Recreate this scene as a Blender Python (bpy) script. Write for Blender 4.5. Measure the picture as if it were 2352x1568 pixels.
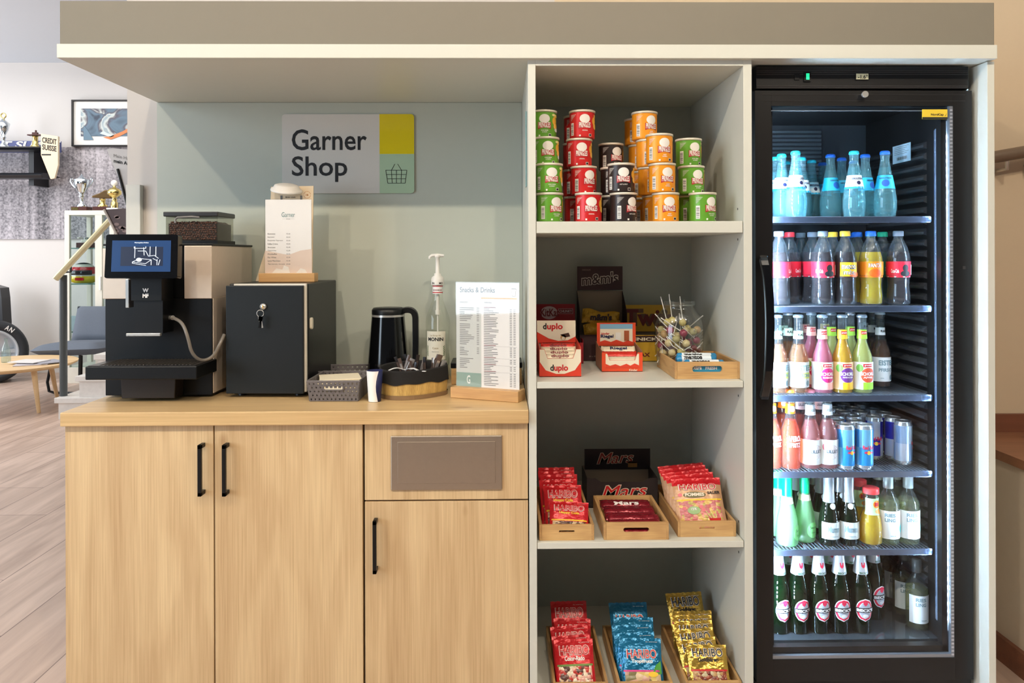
import bpy, bmesh, math, random
from mathutils import Vector, Matrix
PI = math.pi
random.seed(7)
for _o in list(bpy.data.objects): bpy.data.objects.remove(_o)
SC = bpy.context.scene
COL = SC.collection
# ------------------------------------------------------------------ camera
CAM = Vector((0.0, -2.125, 1.355)); TH = 0.0147; RO = 0.0030; FP = 1700.0
FW = Vector((math.sin(TH), math.cos(TH), 0)); RT = Vector((math.cos(TH), -math.sin(TH), 0)); UP = Vector((0, 0, 1))
rc = RT * math.cos(RO) - UP * math.sin(RO); uc = RT * math.sin(RO) + UP * math.cos(RO)
cd = bpy.data.cameras.new('camera'); cam = bpy.data.objects.new('camera', cd); COL.objects.link(cam)
cam.matrix_world = Matrix(((rc.x, uc.x, -FW.x, CAM.x), (rc.y, uc.y, -FW.y, CAM.y), (rc.z, uc.z, -FW.z, CAM.z), (0, 0, 0, 1)))
cd.sensor_width = 36; cd.sensor_fit = 'HORIZONTAL'; cd.lens = FP / 2352 * 36; cd.shift_y = -(784 - 586) / 2352
cd.clip_start = .05; cd.clip_end = 60
SC.camera = cam
def at(px, py, y):                      # where a sight line meets the vertical plane at depth y
    u = (px - 1176) / FP; v = (586 - py) / FP
    u2 = u * math.cos(RO) + v * math.sin(RO); v2 = v * math.cos(RO) - u * math.sin(RO)
    d = FW + RT * u2 + UP * v2
    return CAM + d * ((y - CAM.y) / d.y)
def X(px, y, py=586): return at(px, py, y).x
def Z(py, y, px=1176): return at(px, py, y).z
# ------------------------------------------------------------------ light
SC.view_settings.view_transform = 'Standard'; SC.view_settings.look = 'None'; SC.view_settings.gamma = 1
SC.view_settings.exposure = 0.0
SC.view_settings.use_curve_mapping = False
wd = bpy.data.worlds.new('daylight'); SC.world = wd; wd.use_nodes = True
wd.node_tree.nodes['Background'].inputs[0].default_value = (.80, .88, 1, 1)
wd.node_tree.nodes['Background'].inputs[1].default_value = .08
def lamp(kind, name, loc, power, col, **kw):
    l = bpy.data.lights.new(name, kind); l.energy = power; l.color = col
    o = bpy.data.objects.new(name, l); COL.objects.link(o); o.location = loc
    rot = kw.pop('rot', None)
    if rot: o.rotation_euler = rot
    for k, v in kw.items(): setattr(l, k, v)
    return o
for lx in (-2.5, -1.0, .5, 2.0):         # row of ceiling downlights in front of the counter
    lamp('POINT', 'ceiling_downlight', (lx, -2.43, 3.43), 93, (1, .85, .66), shadow_soft_size=.035)
lamp('AREA', 'window_daylight', (-4.6, -3.0, 1.9), 145, (.72, .86, 1), size=3.0, size_y=2.4, shape='RECTANGLE', rot=(math.radians(82), 0, math.radians(-62)))
lamp('AREA', 'lounge_side_fill', (-8.2, 3.6, 2.0), 225, (.90, .94, 1), size=3.6, size_y=2.6, shape='RECTANGLE', rot=(math.radians(90), 0, math.radians(-90)))  # unseen area light added at the left to brighten the lounge
lamp('AREA', 'lounge_top_fill', (-4.6, 4.2, 3.5), 80, (1, .95, .88), size=3.0, size_y=3.0, shape='RECTANGLE')  # overhead fill added to light the lounge
# ------------------------------------------------------------------ materials
def lin(c):
    r = []
    for x in c:
        x = x / 255.0
        r.append(x / 12.92 if x <= .04045 else ((x + .055) / 1.055) ** 2.4)
    return (r[0], r[1], r[2], 1)
MC = {}
def nm(name):
    m = bpy.data.materials.new(name); m.use_nodes = True
    return m, m.node_tree, m.node_tree.nodes['Principled BSDF'], m.node_tree.nodes, m.node_tree.links
def M(name, c=(200, 200, 200), rough=.5, metal=0, emit=0, ecol=None, trans=0, coat=0, spec=None, var=.04, vs=30):
    if name in MC: return MC[name]
    m, nt, b, n, l = nm(name)
    b.inputs['Roughness'].default_value = rough; b.inputs['Metallic'].default_value = metal
    b.inputs['Base Color'].default_value = lin(c)
    if spec is not None: b.inputs['Specular IOR Level'].default_value = spec
    if coat: b.inputs['Coat Weight'].default_value = coat; b.inputs['Coat Roughness'].default_value = .05
    if emit: b.inputs['Emission Color'].default_value = lin(ecol or c); b.inputs['Emission Strength'].default_value = emit
    if trans: b.inputs['Transmission Weight'].default_value = trans
    if var:
        tc = n.new('ShaderNodeTexCoord'); ns = n.new('ShaderNodeTexNoise'); ns.inputs['Scale'].default_value = vs; ns.inputs['Detail'].default_value = 4
        mx = n.new('ShaderNodeMix'); mx.data_type = 'RGBA'
        mx.inputs['A'].default_value = [x * (1 - var) for x in lin(c)[:3]] + [1]
        mx.inputs['B'].default_value = [min(1, x * (1 + var)) for x in lin(c)[:3]] + [1]
        l.new(tc.outputs['Object'], ns.inputs['Vector']); l.new(ns.outputs['Fac'], mx.inputs['Factor']); l.new(mx.outputs['Result'], b.inputs['Base Color'])
    MC[name] = m; return m
def glass(name, tint=(240, 250, 250), rough=.02, body=0.0, bcol=None, refl=1.0):
    if name in MC: return MC[name]
    m, nt, b, n, l = nm(name); n.remove(b); out = n['Material Output']
    tr = n.new('ShaderNodeBsdfTransparent'); tr.inputs[0].default_value = lin(tint)
    gl = n.new('ShaderNodeBsdfGlossy'); gl.inputs['Roughness'].default_value = rough
    lw = n.new('ShaderNodeLayerWeight'); lw.inputs[0].default_value = .35
    mu = n.new('ShaderNodeMath'); mu.operation = 'MULTIPLY_ADD'; mu.inputs[1].default_value = .55 * refl; mu.inputs[2].default_value = .045 * refl
    pw = n.new('ShaderNodeMath'); pw.operation = 'POWER'; pw.inputs[1].default_value = 2.0
    l.new(lw.outputs['Facing'], pw.inputs[0]); l.new(pw.outputs[0], mu.inputs[0])
    src = tr.outputs[0]
    if body:
        df = n.new('ShaderNodeBsdfDiffuse'); df.inputs[0].default_value = lin(bcol or tint)
        tl = n.new('ShaderNodeBsdfTranslucent'); tl.inputs[0].default_value = lin(bcol or tint)
        m2 = n.new('ShaderNodeMixShader'); m2.inputs[0].default_value = .5; l.new(df.outputs[0], m2.inputs[1]); l.new(tl.outputs[0], m2.inputs[2])
        m3 = n.new('ShaderNodeMixShader'); m3.inputs[0].default_value = body; l.new(tr.outputs[0], m3.inputs[1]); l.new(m2.outputs[0], m3.inputs[2]); src = m3.outputs[0]
    mx = n.new('ShaderNodeMixShader'); l.new(mu.outputs[0], mx.inputs[0]); l.new(src, mx.inputs[1]); l.new(gl.outputs[0], mx.inputs[2]); l.new(mx.outputs[0], out.inputs[0])
    MC[name] = m; return m
def wood(name, light, dark, axis='Z', across=9.0, along=.8, rough=.45, fine=.35):
    if name in MC: return MC[name]
    m, nt, b, n, l = nm(name); b.inputs['Roughness'].default_value = rough
    tc = n.new('ShaderNodeTexCoord'); oi = n.new('ShaderNodeObjectInfo'); ad = n.new('ShaderNodeVectorMath'); ad.operation = 'ADD'
    cm = n.new('ShaderNodeMath'); cm.operation = 'MULTIPLY'; cm.inputs[1].default_value = 13.7
    l.new(oi.outputs['Random'], cm.inputs[0]); l.new(tc.outputs['Object'], ad.inputs[0]); l.new(cm.outputs[0], ad.inputs[1])
    def mp(s):
        q = n.new('ShaderNodeMapping'); q.inputs['Scale'].default_value = s; l.new(ad.outputs[0], q.inputs[0]); return q
    def sc(a, o): return {'Z': (a, a, o), 'X': (o, a, a), 'Y': (a, o, a)}[axis]
    n1 = n.new('ShaderNodeTexNoise'); n1.inputs['Scale'].default_value = 1; n1.inputs['Detail'].default_value = 3; n1.inputs['Distortion'].default_value = .6
    l.new(mp(sc(across * .45, along)).outputs[0], n1.inputs['Vector'])
    mr = n.new('ShaderNodeMath'); mr.operation = 'MULTIPLY'; mr.inputs[1].default_value = 26; l.new(n1.outputs['Fac'], mr.inputs[0])
    sn = n.new('ShaderNodeMath'); sn.operation = 'SINE'; l.new(mr.outputs[0], sn.inputs[0])
    n2 = n.new('ShaderNodeTexNoise'); n2.inputs['Scale'].default_value = 1; n2.inputs['Detail'].default_value = 5
    l.new(mp(sc(across * 22, along * 5)).outputs[0], n2.inputs['Vector'])
    n3 = n.new('ShaderNodeTexNoise'); n3.inputs['Scale'].default_value = 1; n3.inputs['Detail'].default_value = 2
    l.new(mp(sc(across * 1.1, along * .5)).outputs[0], n3.inputs['Vector'])
    a1 = n.new('ShaderNodeMath'); a1.operation = 'MULTIPLY_ADD'; a1.inputs[1].default_value = .08; l.new(sn.outputs[0], a1.inputs[0]); s3 = n.new('ShaderNodeMath'); s3.operation = 'MULTIPLY_ADD'; s3.inputs[1].default_value = .45; s3.inputs[2].default_value = .25; l.new(n3.outputs['Fac'], s3.inputs[0]); l.new(s3.outputs[0], a1.inputs[2])
    s2 = n.new('ShaderNodeMath'); s2.operation = 'SUBTRACT'; s2.inputs[1].default_value = .5; l.new(n2.outputs['Fac'], s2.inputs[0])
    a2 = n.new('ShaderNodeMath'); a2.operation = 'MULTIPLY_ADD'; a2.inputs[1].default_value = fine * 1.6; l.new(s2.outputs[0], a2.inputs[0]); l.new(a1.outputs[0], a2.inputs[2])
    vo = n.new('ShaderNodeTexVoronoi'); vo.inputs['Scale'].default_value = 1; l.new(mp(sc(4.2, 2.2)).outputs[0], vo.inputs['Vector'])
    kn = n.new('ShaderNodeMapRange'); kn.inputs['From Min'].default_value = .02; kn.inputs['From Max'].default_value = .085; kn.inputs['To Min'].default_value = .55; kn.inputs['To Max'].default_value = 0
    l.new(vo.outputs['Distance'], kn.inputs['Value'])
    a3 = n.new('ShaderNodeMath'); a3.operation = 'ADD'; l.new(a2.outputs[0], a3.inputs[0]); l.new(kn.outputs[0], a3.inputs[1])
    cr = n.new('ShaderNodeValToRGB'); cr.color_ramp.elements[0].position = .25; cr.color_ramp.elements[0].color = lin(light)
    cr.color_ramp.elements[1].position = .95; cr.color_ramp.elements[1].color = lin(dark)
    l.new(a3.outputs[0], cr.inputs[0]); l.new(cr.outputs[0], b.inputs['Base Color'])
    MC[name] = m; return m
def foil(name, c, rough=.3, metal=.35, bump=.5, scale=60):
    if name in MC: return MC[name]
    m = M(name, c, rough, metal, var=.08, vs=40); n = m.node_tree.nodes; l = m.node_tree.links
    ns = n.new('ShaderNodeTexNoise'); ns.inputs['Scale'].default_value = scale; tc = n.new('ShaderNodeTexCoord'); l.new(tc.outputs['Object'], ns.inputs['Vector'])
    bp = n.new('ShaderNodeBump'); bp.inputs['Strength'].default_value = bump; bp.inputs['Distance'].default_value = .01
    l.new(ns.outputs['Fac'], bp.inputs['Height']); l.new(bp.outputs[0], n['Principled BSDF'].inputs['Normal']); return m
def cells(name, cols, scale=90, rough=.3):      # assorted sweets seen through a window
    if name in MC: return MC[name]
    m, nt, b, n, l = nm(name); b.inputs['Roughness'].default_value = rough
    tc = n.new('ShaderNodeTexCoord'); vo = n.new('ShaderNodeTexVoronoi'); vo.inputs['Scale'].default_value = scale; l.new(tc.outputs['Object'], vo.inputs['Vector'])
    sp = n.new('ShaderNodeSeparateColor'); l.new(vo.outputs['Color'], sp.inputs[0])
    cr = n.new('ShaderNodeValToRGB'); cr.color_ramp.interpolation = 'CONSTANT'; e = cr.color_ramp.elements
    while len(e) < len(cols): e.new(.5)
    for i, c in enumerate(cols): e[i].position = i / len(cols); e[i].color = lin(c)
    l.new(sp.outputs[0], cr.inputs[0]); l.new(cr.outputs[0], b.inputs['Base Color'])
    bp = n.new('ShaderNodeBump'); bp.inputs['Strength'].default_value = .6; bp.inputs['Distance'].default_value = .004; bp.invert = True
    l.new(vo.outputs['Distance'], bp.inputs['Height']); l.new(bp.outputs[0], b.inputs['Normal'])
    MC[name] = m; return m
# ------------------------------------------------------------------ mesh helpers
TXT = {}
def text_data(s, bold):
    k = (s, bold)
    if k in TXT: return TXT[k]
    cu = bpy.data.curves.new('t', 'FONT'); cu.body = s; cu.resolution_u = 3; cu.offset = bold
    ob = bpy.data.objects.new('t', cu); COL.objects.link(ob)
    dg = bpy.context.evaluated_depsgraph_get(); dg.update(); me = ob.evaluated_get(dg).to_mesh()
    vs = [(v.co.x, v.co.y) for v in me.vertices]; fs = [tuple(p.vertices) for p in me.polygons]
    ob.evaluated_get(dg).to_mesh_clear(); bpy.data.objects.remove(ob); bpy.data.curves.remove(cu)
    if vs:
        x0 = min(v[0] for v in vs); x1 = max(v[0] for v in vs); y0 = min(v[1] for v in vs); y1 = max(v[1] for v in vs)
        dx = (x1 - x0) or 1; dy = (y1 - y0) or 1
        vs = [((v[0] - x0) / dx, (v[1] - y0) / dy) for v in vs]
        TXT[k] = (vs, fs, dx / dy)
    else: TXT[k] = ([], [], 1)
    return TXT[k]
class MB:
    def __init__(s): s.v = []; s.f = []; s.m = []; s.s = []; s.mats = []; s.T = None
    def mi(s, mat):
        if mat not in s.mats: s.mats.append(mat)
        return s.mats.index(mat)
    def add(s, vs, fs, mat, smooth=False):
        o = len(s.v)
        s.v += [(s.T @ Vector(p)) if s.T else Vector(p) for p in vs]
        for i, f in enumerate(fs):
            s.f.append([o + k for k in f]); s.m.append(s.mi(mat[i] if isinstance(mat, list) else mat)); s.s.append(smooth)
        return s
    def box(s, x0, x1, y0, y1, z0, z1, mat):
        vs = [(x, y, z) for z in (z0, z1) for y in (y0, y1) for x in (x0, x1)]
        return s.add(vs, [(0, 2, 3, 1), (4, 5, 7, 6), (0, 1, 5, 4), (2, 6, 7, 3), (0, 4, 6, 2), (1, 3, 7, 5)], mat)
    def lathe(s, prof, mat, n=24, c=(0, 0, 0), smooth=True, sx=1, sy=1, caps=True):
        vs = []; fs = []; ms = []
        for r, z in prof:
            for i in range(n):
                a = 2 * PI * i / n; vs.append((c[0] + r * math.cos(a) * sx, c[1] + r * math.sin(a) * sy, c[2] + z))
        for j in range(len(prof) - 1):
            for i in range(n):
                k = (i + 1) % n; fs.append((j * n + i, j * n + k, (j + 1) * n + k, (j + 1) * n + i)); ms.append(mat[j] if isinstance(mat, list) else mat)
        s.add(vs, fs, ms, smooth)
        if not caps: return s
        m0 = mat[0] if isinstance(mat, list) else mat; m1 = mat[-1] if isinstance(mat, list) else mat
        if prof[0][0] > 1e-5: s.add([vs[i] for i in range(n)], [tuple(reversed(range(n)))], m0)
        if prof[-1][0] > 1e-5: s.add([vs[(len(prof) - 1) * n + i] for i in range(n)], [tuple(range(n))], m1)
        return s
    def tube(s, pts, r, mat, n=10, smooth=True, close=False):
        pts = [Vector(p) for p in pts]; vs = []; fs = []; N = len(pts)
        up = None
        for i, p in enumerate(pts):
            a = pts[(i - 1) % N] if (i > 0 or close) else p; b = pts[(i + 1) % N] if (i < N - 1 or close) else p
            t = (b - a).normalized()
            if up is None:
                up = Vector((0, 0, 1)) if abs(t.z) < .9 else Vector((1, 0, 0))
            sd = t.cross(up).normalized(); up = sd.cross(t).normalized()
            rr = r[i] if isinstance(r, (list, tuple)) else r
            for k in range(n):
                q = 2 * PI * k / n; vs.append(p + (sd * math.cos(q) + up * math.sin(q)) * rr)
        for i in range(N if close else N - 1):
            j = (i + 1) % N
            for k in range(n):
                k2 = (k + 1) % n; fs.append((i * n + k, i * n + k2, j * n + k2, j * n + k))
        s.add(vs, fs, mat, smooth)
        if not close: s.add(vs[:n], [tuple(range(n))], mat); s.add(vs[-n:], [tuple(reversed(range(n)))], mat)
        return s
    def prism(s, poly, axis, lo, hi, mat):       # poly in the two remaining axes (in x,y,z order)
        def P(a, b, c): return {'x': (c, a, b), 'y': (a, c, b), 'z': (a, b, c)}[axis]
        n = len(poly); vs = [P(a, b, lo) for a, b in poly] + [P(a, b, hi) for a, b in poly]
        fs = [tuple(range(n)), tuple(reversed(range(n, 2 * n)))] + [(i, n + i, n + (i + 1) % n, (i + 1) % n) for i in range(n)]
        return s.add(vs, fs, mat)
    def grid(s, nu, nv, fn, mat, smooth=True):
        vs = [fn(i / nu, j / nv) for j in range(nv + 1) for i in range(nu + 1)]; fs = []; ms = []
        for j in range(nv):
            for i in range(nu):
                a = j * (nu + 1) + i; fs.append((a, a + 1, a + nu + 2, a + nu + 1)); ms.append(mat((i + .5) / nu, (j + .5) / nv) if callable(mat) else mat)
        return s.add(vs, fs, ms, smooth)
    def text(s, t, fn, u, v, w, h, mat, bold=0, al='c'):   # fits the string in w x h, fn maps (u, v) to a point
        vs, fs, asp = text_data(t, bold)
        if not vs: return s
        if w is None: w = h * asp
        if h is None: h = w / asp
        u0 = u - w / 2 if al == 'c' else (u if al == 'l' else u - w)
        return s.add([fn(u0 + a * w, v + b * h) for a, b in vs], fs, mat)
    def quad(s, fn, u0, u1, v0, v1, mat, n=1, nv=1): return s.grid(n, nv, lambda a, b: fn(u0 + (u1 - u0) * a, v0 + (v1 - v0) * b), mat, False)
    def disc(s, fn, u, v, ru, rv, mat, n=20):
        K = 5; vs = [fn(u, v)] + [fn(u + ru * k / K * math.cos(2 * PI * i / n), v + rv * k / K * math.sin(2 * PI * i / n)) for k in range(1, K + 1) for i in range(n)]
        fs = [(0, 1 + i, 1 + (i + 1) % n) for i in range(n)] + [(1 + k * n + i, 1 + (k + 1) * n + i, 1 + (k + 1) * n + (i + 1) % n, 1 + k * n + (i + 1) % n) for k in range(K - 1) for i in range(n)]
        return s.add(vs, fs, mat)
    def poly(s, fn, pts, mat): return s.add([fn(a, b) for a, b in pts], [tuple(range(len(pts)))], mat)
    def build(s, name, parent=None, loc=None, rot=None, bevel=0, seg=2, kind=None, label=None, rel=False, solid=0):
        me = bpy.data.meshes.new(name)
        off = Vector((0, 0, 0))
        if rel and parent: 
            off = parent.location
        me.from_pydata([tuple(Vector(p) - off) for p in s.v], [], s.f)
        for m in s.mats: me.materials.append(m)
        me.polygons.foreach_set('material_index', s.m); me.polygons.foreach_set('use_smooth', s.s); me.update()
        o = bpy.data.objects.new(name, me); COL.objects.link(o)
        if parent: o.parent = parent
        if loc: o.location = loc
        if rot: o.rotation_euler = rot
        if kind: o['kind'] = kind
        if label: o['label'] = label
        if solid:
            sm = o.modifiers.new('solid', 'SOLIDIFY'); sm.thickness = solid; sm.offset = -1
        if bevel:
            b = o.modifiers.new('bevel', 'BEVEL'); b.width = bevel; b.segments = seg; b.limit_method = 'ANGLE'; b.angle_limit = .7
        return o
def tag(o, label, cat, group=None):
    o['label'] = label; o['category'] = cat
    if group: o['group'] = group
    return o
def thing(name, label, cat, loc=(0, 0, 0), rz=0, group=None, rx=0, ry=0):
    o = bpy.data.objects.new(name, None); COL.objects.link(o); o.location = loc; o.rotation_euler = (rx, ry, rz); o.empty_display_size = .05
    return tag(o, label, cat, group)
def dup(root, loc, rz=0, label=None, group=None, rx=0):
    r = root.copy(); COL.objects.link(r); r.location = loc; r.rotation_euler = (rx, 0, rz)
    if label: r['label'] = label
    if group: r['group'] = group
    for ch in list(root.children):
        c = ch.copy(); COL.objects.link(c); c.parent = r
        for g in list(ch.children):
            d = g.copy(); COL.objects.link(d); d.parent = c
    return r
def flat(x0, y, z0): return lambda u, v: (x0 + u, y, z0 + v)
def rnd(w, h, r, n=5):               # rounded rectangle outline centred at 0
    p = []
    for cx, cy, a0 in ((w / 2 - r, h / 2 - r, 0), (-w / 2 + r, h / 2 - r, 90), (-w / 2 + r, -h / 2 + r, 180), (w / 2 - r, -h / 2 + r, 270)):
        for i in range(n + 1):
            a = math.radians(a0 + 90 * i / n); p.append((cx + r * math.cos(a), cy + r * math.sin(a)))
    return p
def plate_hole(mb, x0, x1, z0, z1, y0, y1, hw, hh, r, mat, cz=None):   # upright plate with a slot
    cx = (x0 + x1) / 2; cz = cz or (z0 + z1) / 2; inn = rnd(hw, hh, r); out = []
    pts = []
    for a, b in inn:
        tx = ((x1 - cx) if a > 0 else (cx - x0)) / max(abs(a), 1e-9); tz = ((z1 - cz) if b > 0 else (cz - z0)) / max(abs(b), 1e-9); t = min(tx, tz)
        pts.append(((cx + a, cz + b), [cx + a * t, cz + b * t]))
    for q, (sx, sz) in enumerate(((1, 1), (-1, 1), (-1, -1), (1, -1))):   # snap one point of each quarter to the corner
        c = (x1 if sx > 0 else x0, z1 if sz > 0 else z0); seg = pts[q * 6:(q + 1) * 6]
        k = min(range(6), key=lambda i: (seg[i][1][0] - c[0]) ** 2 + (seg[i][1][1] - c[1]) ** 2); seg[k][1][0], seg[k][1][1] = c
    n = len(pts)
    vs = [(p[0][0], y, p[0][1]) for y in (y0, y1) for p in pts] + [(p[1][0], y, p[1][1]) for y in (y0, y1) for p in pts]
    fs = []
    for i in range(n):
        j = (i + 1) % n
        fs += [(i, j, 2 * n + j, 2 * n + i), (n + j, n + i, 3 * n + i, 3 * n + j), (j, i, n + i, n + j), (2 * n + i, 2 * n + j, 3 * n + j, 3 * n + i)]
    return mb.add(vs, fs, mat)
# palette
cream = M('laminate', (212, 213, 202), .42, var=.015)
creamdk = M('laminate_shaded', (183, 190, 182), .45, var=.015)  # same laminate, darkened in colour for the shade at the shelf back
panelc = M('back_laminate', (188, 194, 182), .45, var=.015)
oak = wood('oak_door', (226, 199, 154), (168, 130, 88), 'Z', across=13, along=1.0)
oakh = wood('oak_worktop', (222, 190, 138), (172, 134, 86), 'X', across=14, rough=.35)
pine = wood('pine_tray', (216, 176, 118), (150, 102, 56), 'X', across=26, along=3, rough=.5)
piney = wood('pine_rail', (206, 166, 110), (140, 94, 52), 'Y', across=26, along=3, rough=.5)
black = M('black_plastic', (13, 14, 15), .36, spec=.32); blackg = M('black_gloss', (10, 10, 12), .12, coat=.3); fblack = M('fridge_black', (24, 23, 23), .35, spec=.35)
white = M('white_paper', (248, 246, 242), .6, var=.01); ink = M('black_ink', (22, 22, 24), .6, var=0); chrome = M('chrome', (214, 212, 206), .25, .65); steel = M('brushed_steel', (176, 165, 150), .38, .9, vs=80)
red = M('red_print', (200, 26, 30), .4); dred = M('dark_red_print', (120, 20, 28), .45); gold = M('gold_print', (214, 170, 60), .35, .3); yellow = M('yellow_print', (240, 196, 30), .45)
greyink = M('grey_ink', (120, 118, 116), .6, var=0); navy = M('navy_print', (24, 30, 78), .5)
# ------------------------------------------------------------------ the room
def floor_mat():
    m, nt, b, n, l = nm('floor_planks'); b.inputs['Roughness'].default_value = .38
    tc = n.new('ShaderNodeTexCoord'); sp = n.new('ShaderNodeSeparateXYZ'); cb = n.new('ShaderNodeCombineXYZ'); l.new(tc.outputs['Object'], sp.inputs[0])
    l.new(sp.outputs['Y'], cb.inputs['X']); l.new(sp.outputs['X'], cb.inputs['Y'])
    mp = n.new('ShaderNodeMapping'); mp.inputs['Location'].default_value = (.24, .29, 0); l.new(cb.outputs[0], mp.inputs[0])
    br = n.new('ShaderNodeTexBrick'); br.inputs['Scale'].default_value = 1; br.inputs['Brick Width'].default_value = 1.25; br.inputs['Row Height'].default_value = .3
    br.inputs['Mortar Size'].default_value = .0022; br.inputs['Mortar Smooth'].default_value = .1; br.offset = .37
    br.inputs['Color1'].default_value = lin((206, 182, 166)); br.inputs['Color2'].default_value = lin((190, 166, 150)); br.inputs['Mortar'].default_value = lin((120, 98, 86))
    l.new(mp.outputs[0], br.inputs['Vector'])
    m2 = n.new('ShaderNodeMapping'); m2.inputs['Scale'].default_value = (9, .9, 1); l.new(tc.outputs['Object'], m2.inputs[0])
    ns = n.new('ShaderNodeTexNoise'); ns.inputs['Scale'].default_value = 1.6; ns.inputs['Detail'].default_value = 6; ns.inputs['Distortion'].default_value = .8; l.new(m2.outputs[0], ns.inputs['Vector'])
    cr = n.new('ShaderNodeValToRGB'); cr.color_ramp.elements[0].position = .3; cr.color_ramp.elements[0].color = (.62, .57, .54, 1); cr.color_ramp.elements[1].position = .7; cr.color_ramp.elements[1].color = (1.12, 1.12, 1.12, 1)
    l.new(ns.outputs['Fac'], cr.inputs[0])
    mx = n.new('ShaderNodeMix'); mx.data_type = 'RGBA'; mx.blend_type = 'MULTIPLY'; mx.inputs['Factor'].default_value = .8
    l.new(br.outputs['Color'], mx.inputs['A']); l.new(cr.outputs[0], mx.inputs['B']); l.new(mx.outputs['Result'], b.inputs['Base Color']); return m
def mural_mat():
    m, nt, b, n, l = nm('mural_print'); b.inputs['Roughness'].default_value = .6
    tc = n.new('ShaderNodeTexCoord'); sp = n.new('ShaderNodeSeparateXYZ'); l.new(tc.outputs['Object'], sp.inputs[0])
    ns = n.new('ShaderNodeTexNoise'); ns.inputs['Scale'].default_value = 48; ns.inputs['Detail'].default_value = 6; l.new(tc.outputs['Object'], ns.inputs['Vector'])
    mp = n.new('ShaderNodeMapping'); mp.inputs['Rotation'].default_value = (0, math.radians(7), 0); mp.inputs['Scale'].default_value = (7, 1, .22); l.new(tc.outputs['Object'], mp.inputs[0])
    n2 = n.new('ShaderNodeTexNoise'); n2.inputs['Scale'].default_value = 2.2; n2.inputs['Detail'].default_value = 3; l.new(mp.outputs[0], n2.inputs['Vector'])
    n3 = n.new('ShaderNodeTexNoise'); n3.inputs['Scale'].default_value = .9; n3.inputs['Detail'].default_value = 1; l.new(tc.outputs['Object'], n3.inputs['Vector'])
    a = n.new('ShaderNodeMath'); a.operation = 'MULTIPLY'; l.new(n2.outputs['Fac'], a.inputs[0]); l.new(n3.outputs['Fac'], a.inputs[1])
    a2 = n.new('ShaderNodeMath'); a2.operation = 'MULTIPLY_ADD'; a2.inputs[1].default_value = 1.5; a2.inputs[2].default_value = -.36; l.new(a.outputs[0], a2.inputs[0])
    a3 = n.new('ShaderNodeMath'); a3.operation = 'MULTIPLY_ADD'; a3.inputs[1].default_value = .9; l.new(ns.outputs['Fac'], a3.inputs[0]); l.new(a2.outputs[0], a3.inputs[2])
    cr = n.new('ShaderNodeValToRGB'); cr.color_ramp.elements[0].position = .22; cr.color_ramp.elements[0].color = lin((66, 64, 70)); cr.color_ramp.elements[1].position = .78; cr.color_ramp.elements[1].color = lin((206, 200, 206))
    l.new(a3.outputs[0], cr.inputs[0]); l.new(cr.outputs[0], b.inputs['Base Color']); return m
wallb = M('beige_wall', (214, 194, 164), .8, var=.015, vs=60); wallw = M('white_wall', (222, 218, 214), .8, var=.01); ceilm = M('ceiling_paint', (216, 222, 230), .8, var=.01)
def S(mb, name, **k): o = mb.build(name, **k); o['kind'] = 'structure'; return o
S(MB().box(-9, 4, -4, 6.7, -.06, 0, floor_mat()), 'floor')
S(MB().box(-9, 4, -4, 6.7, 3.62, 3.7, ceilm), 'ceiling')
S(MB().box(-9, 4, 6.6, 6.7, 0, 3.62, wallw), 'wall_lounge')
YB = .60                                  # wall behind the counter
xl = X(292, YB); xr = 3.2
S(MB().box(.2, xr, YB + .004, YB + .14, 0, 3.62, wallb), 'wall_back'); S(MB().box(xl, .2, YB + .004, YB + .14, 0, 3.62, M('beige_wall_daylit', (208, 202, 196), .8, var=.01)), 'wall_pillar')  # left stretch greyed in its colour to stand for cool daylight
# raised stair landing to the right of the fridge
XS = 1.671; ZS = .696
S(MB().box(XS, xr, -.9, YB, 0, ZS - .03, M('stair_side', (206, 194, 176), .8)), 'wall_right')
S(MB().box(XS - .01, xr, -.9, YB, ZS - .03, ZS, wood('landing_oak', (150, 104, 76), (110, 70, 48), 'X', across=12)), 'trim_landing')
brownw = wood('skirting_brown', (128, 80, 58), (92, 54, 38), 'X', across=20)
S(MB().box(XS, xr, YB - .016, YB, ZS, ZS + .066, brownw), 'baseboard_landing')
S(MB().box(XS - .016, XS, -.9, YB, 0, .082, brownw), 'baseboard_right')
S(MB().box(X(2289, YB), XS - .016, YB - .016, YB, 0, .08, brownw), 'baseboard_back')
a = at(2255, 366, .53); b_ = at(2420, 337, .53)
t = thing('handrail', 'grey brown round handrail rising along the beige wall right of the fridge', 'handrail', tuple(a))
hr = M('handrail_grey', (112, 94, 76), .4)
mb = MB(); mb.tube([a, b_], .0225, hr, 14); mb.build('rail', t, rel=True)
for q in (.35, .8):
    p = a.lerp(b_, q); mb = MB(); mb.tube([p, p + Vector((0, 0, -.05)), p + Vector((0, .072, -.05))], .007, chrome, 8); mb.build('bracket', t, rel=True)
t = thing('sensor_box', 'small black box with a printed white label on the floor right of the fridge', 'box', (X(2312, .42), .42, 0))
mb = MB(); mb.box(-.055, .05, -.05, .06, 0, .028, black); mb.build('case', t, bevel=.004)
mb = MB(); mb.box(-.045, .028, -.045, .045, .0282, .0292, white)
for i in range(7): mb.box(-.04, -.005 if i % 3 else .0, -.04 + i * .011, -.037 + i * .011, .0292, .0296, greyink)
mb.build('paper_label', t)
# pale half-height wall end beside the pillar
mb = MB(); x0, x1 = X(293, YB - .01), X(326, YB - .01); mb.box(x0, x1, YB - .022, YB + .003, 0, Z(424, YB - .02, 310), M('pale_panel', (208, 208, 200), .6))
tag(mb.build('wall_end_panel', bevel=.002), 'pale grey half height panel against the beige wall behind the coffee machine', 'panel')
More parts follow.
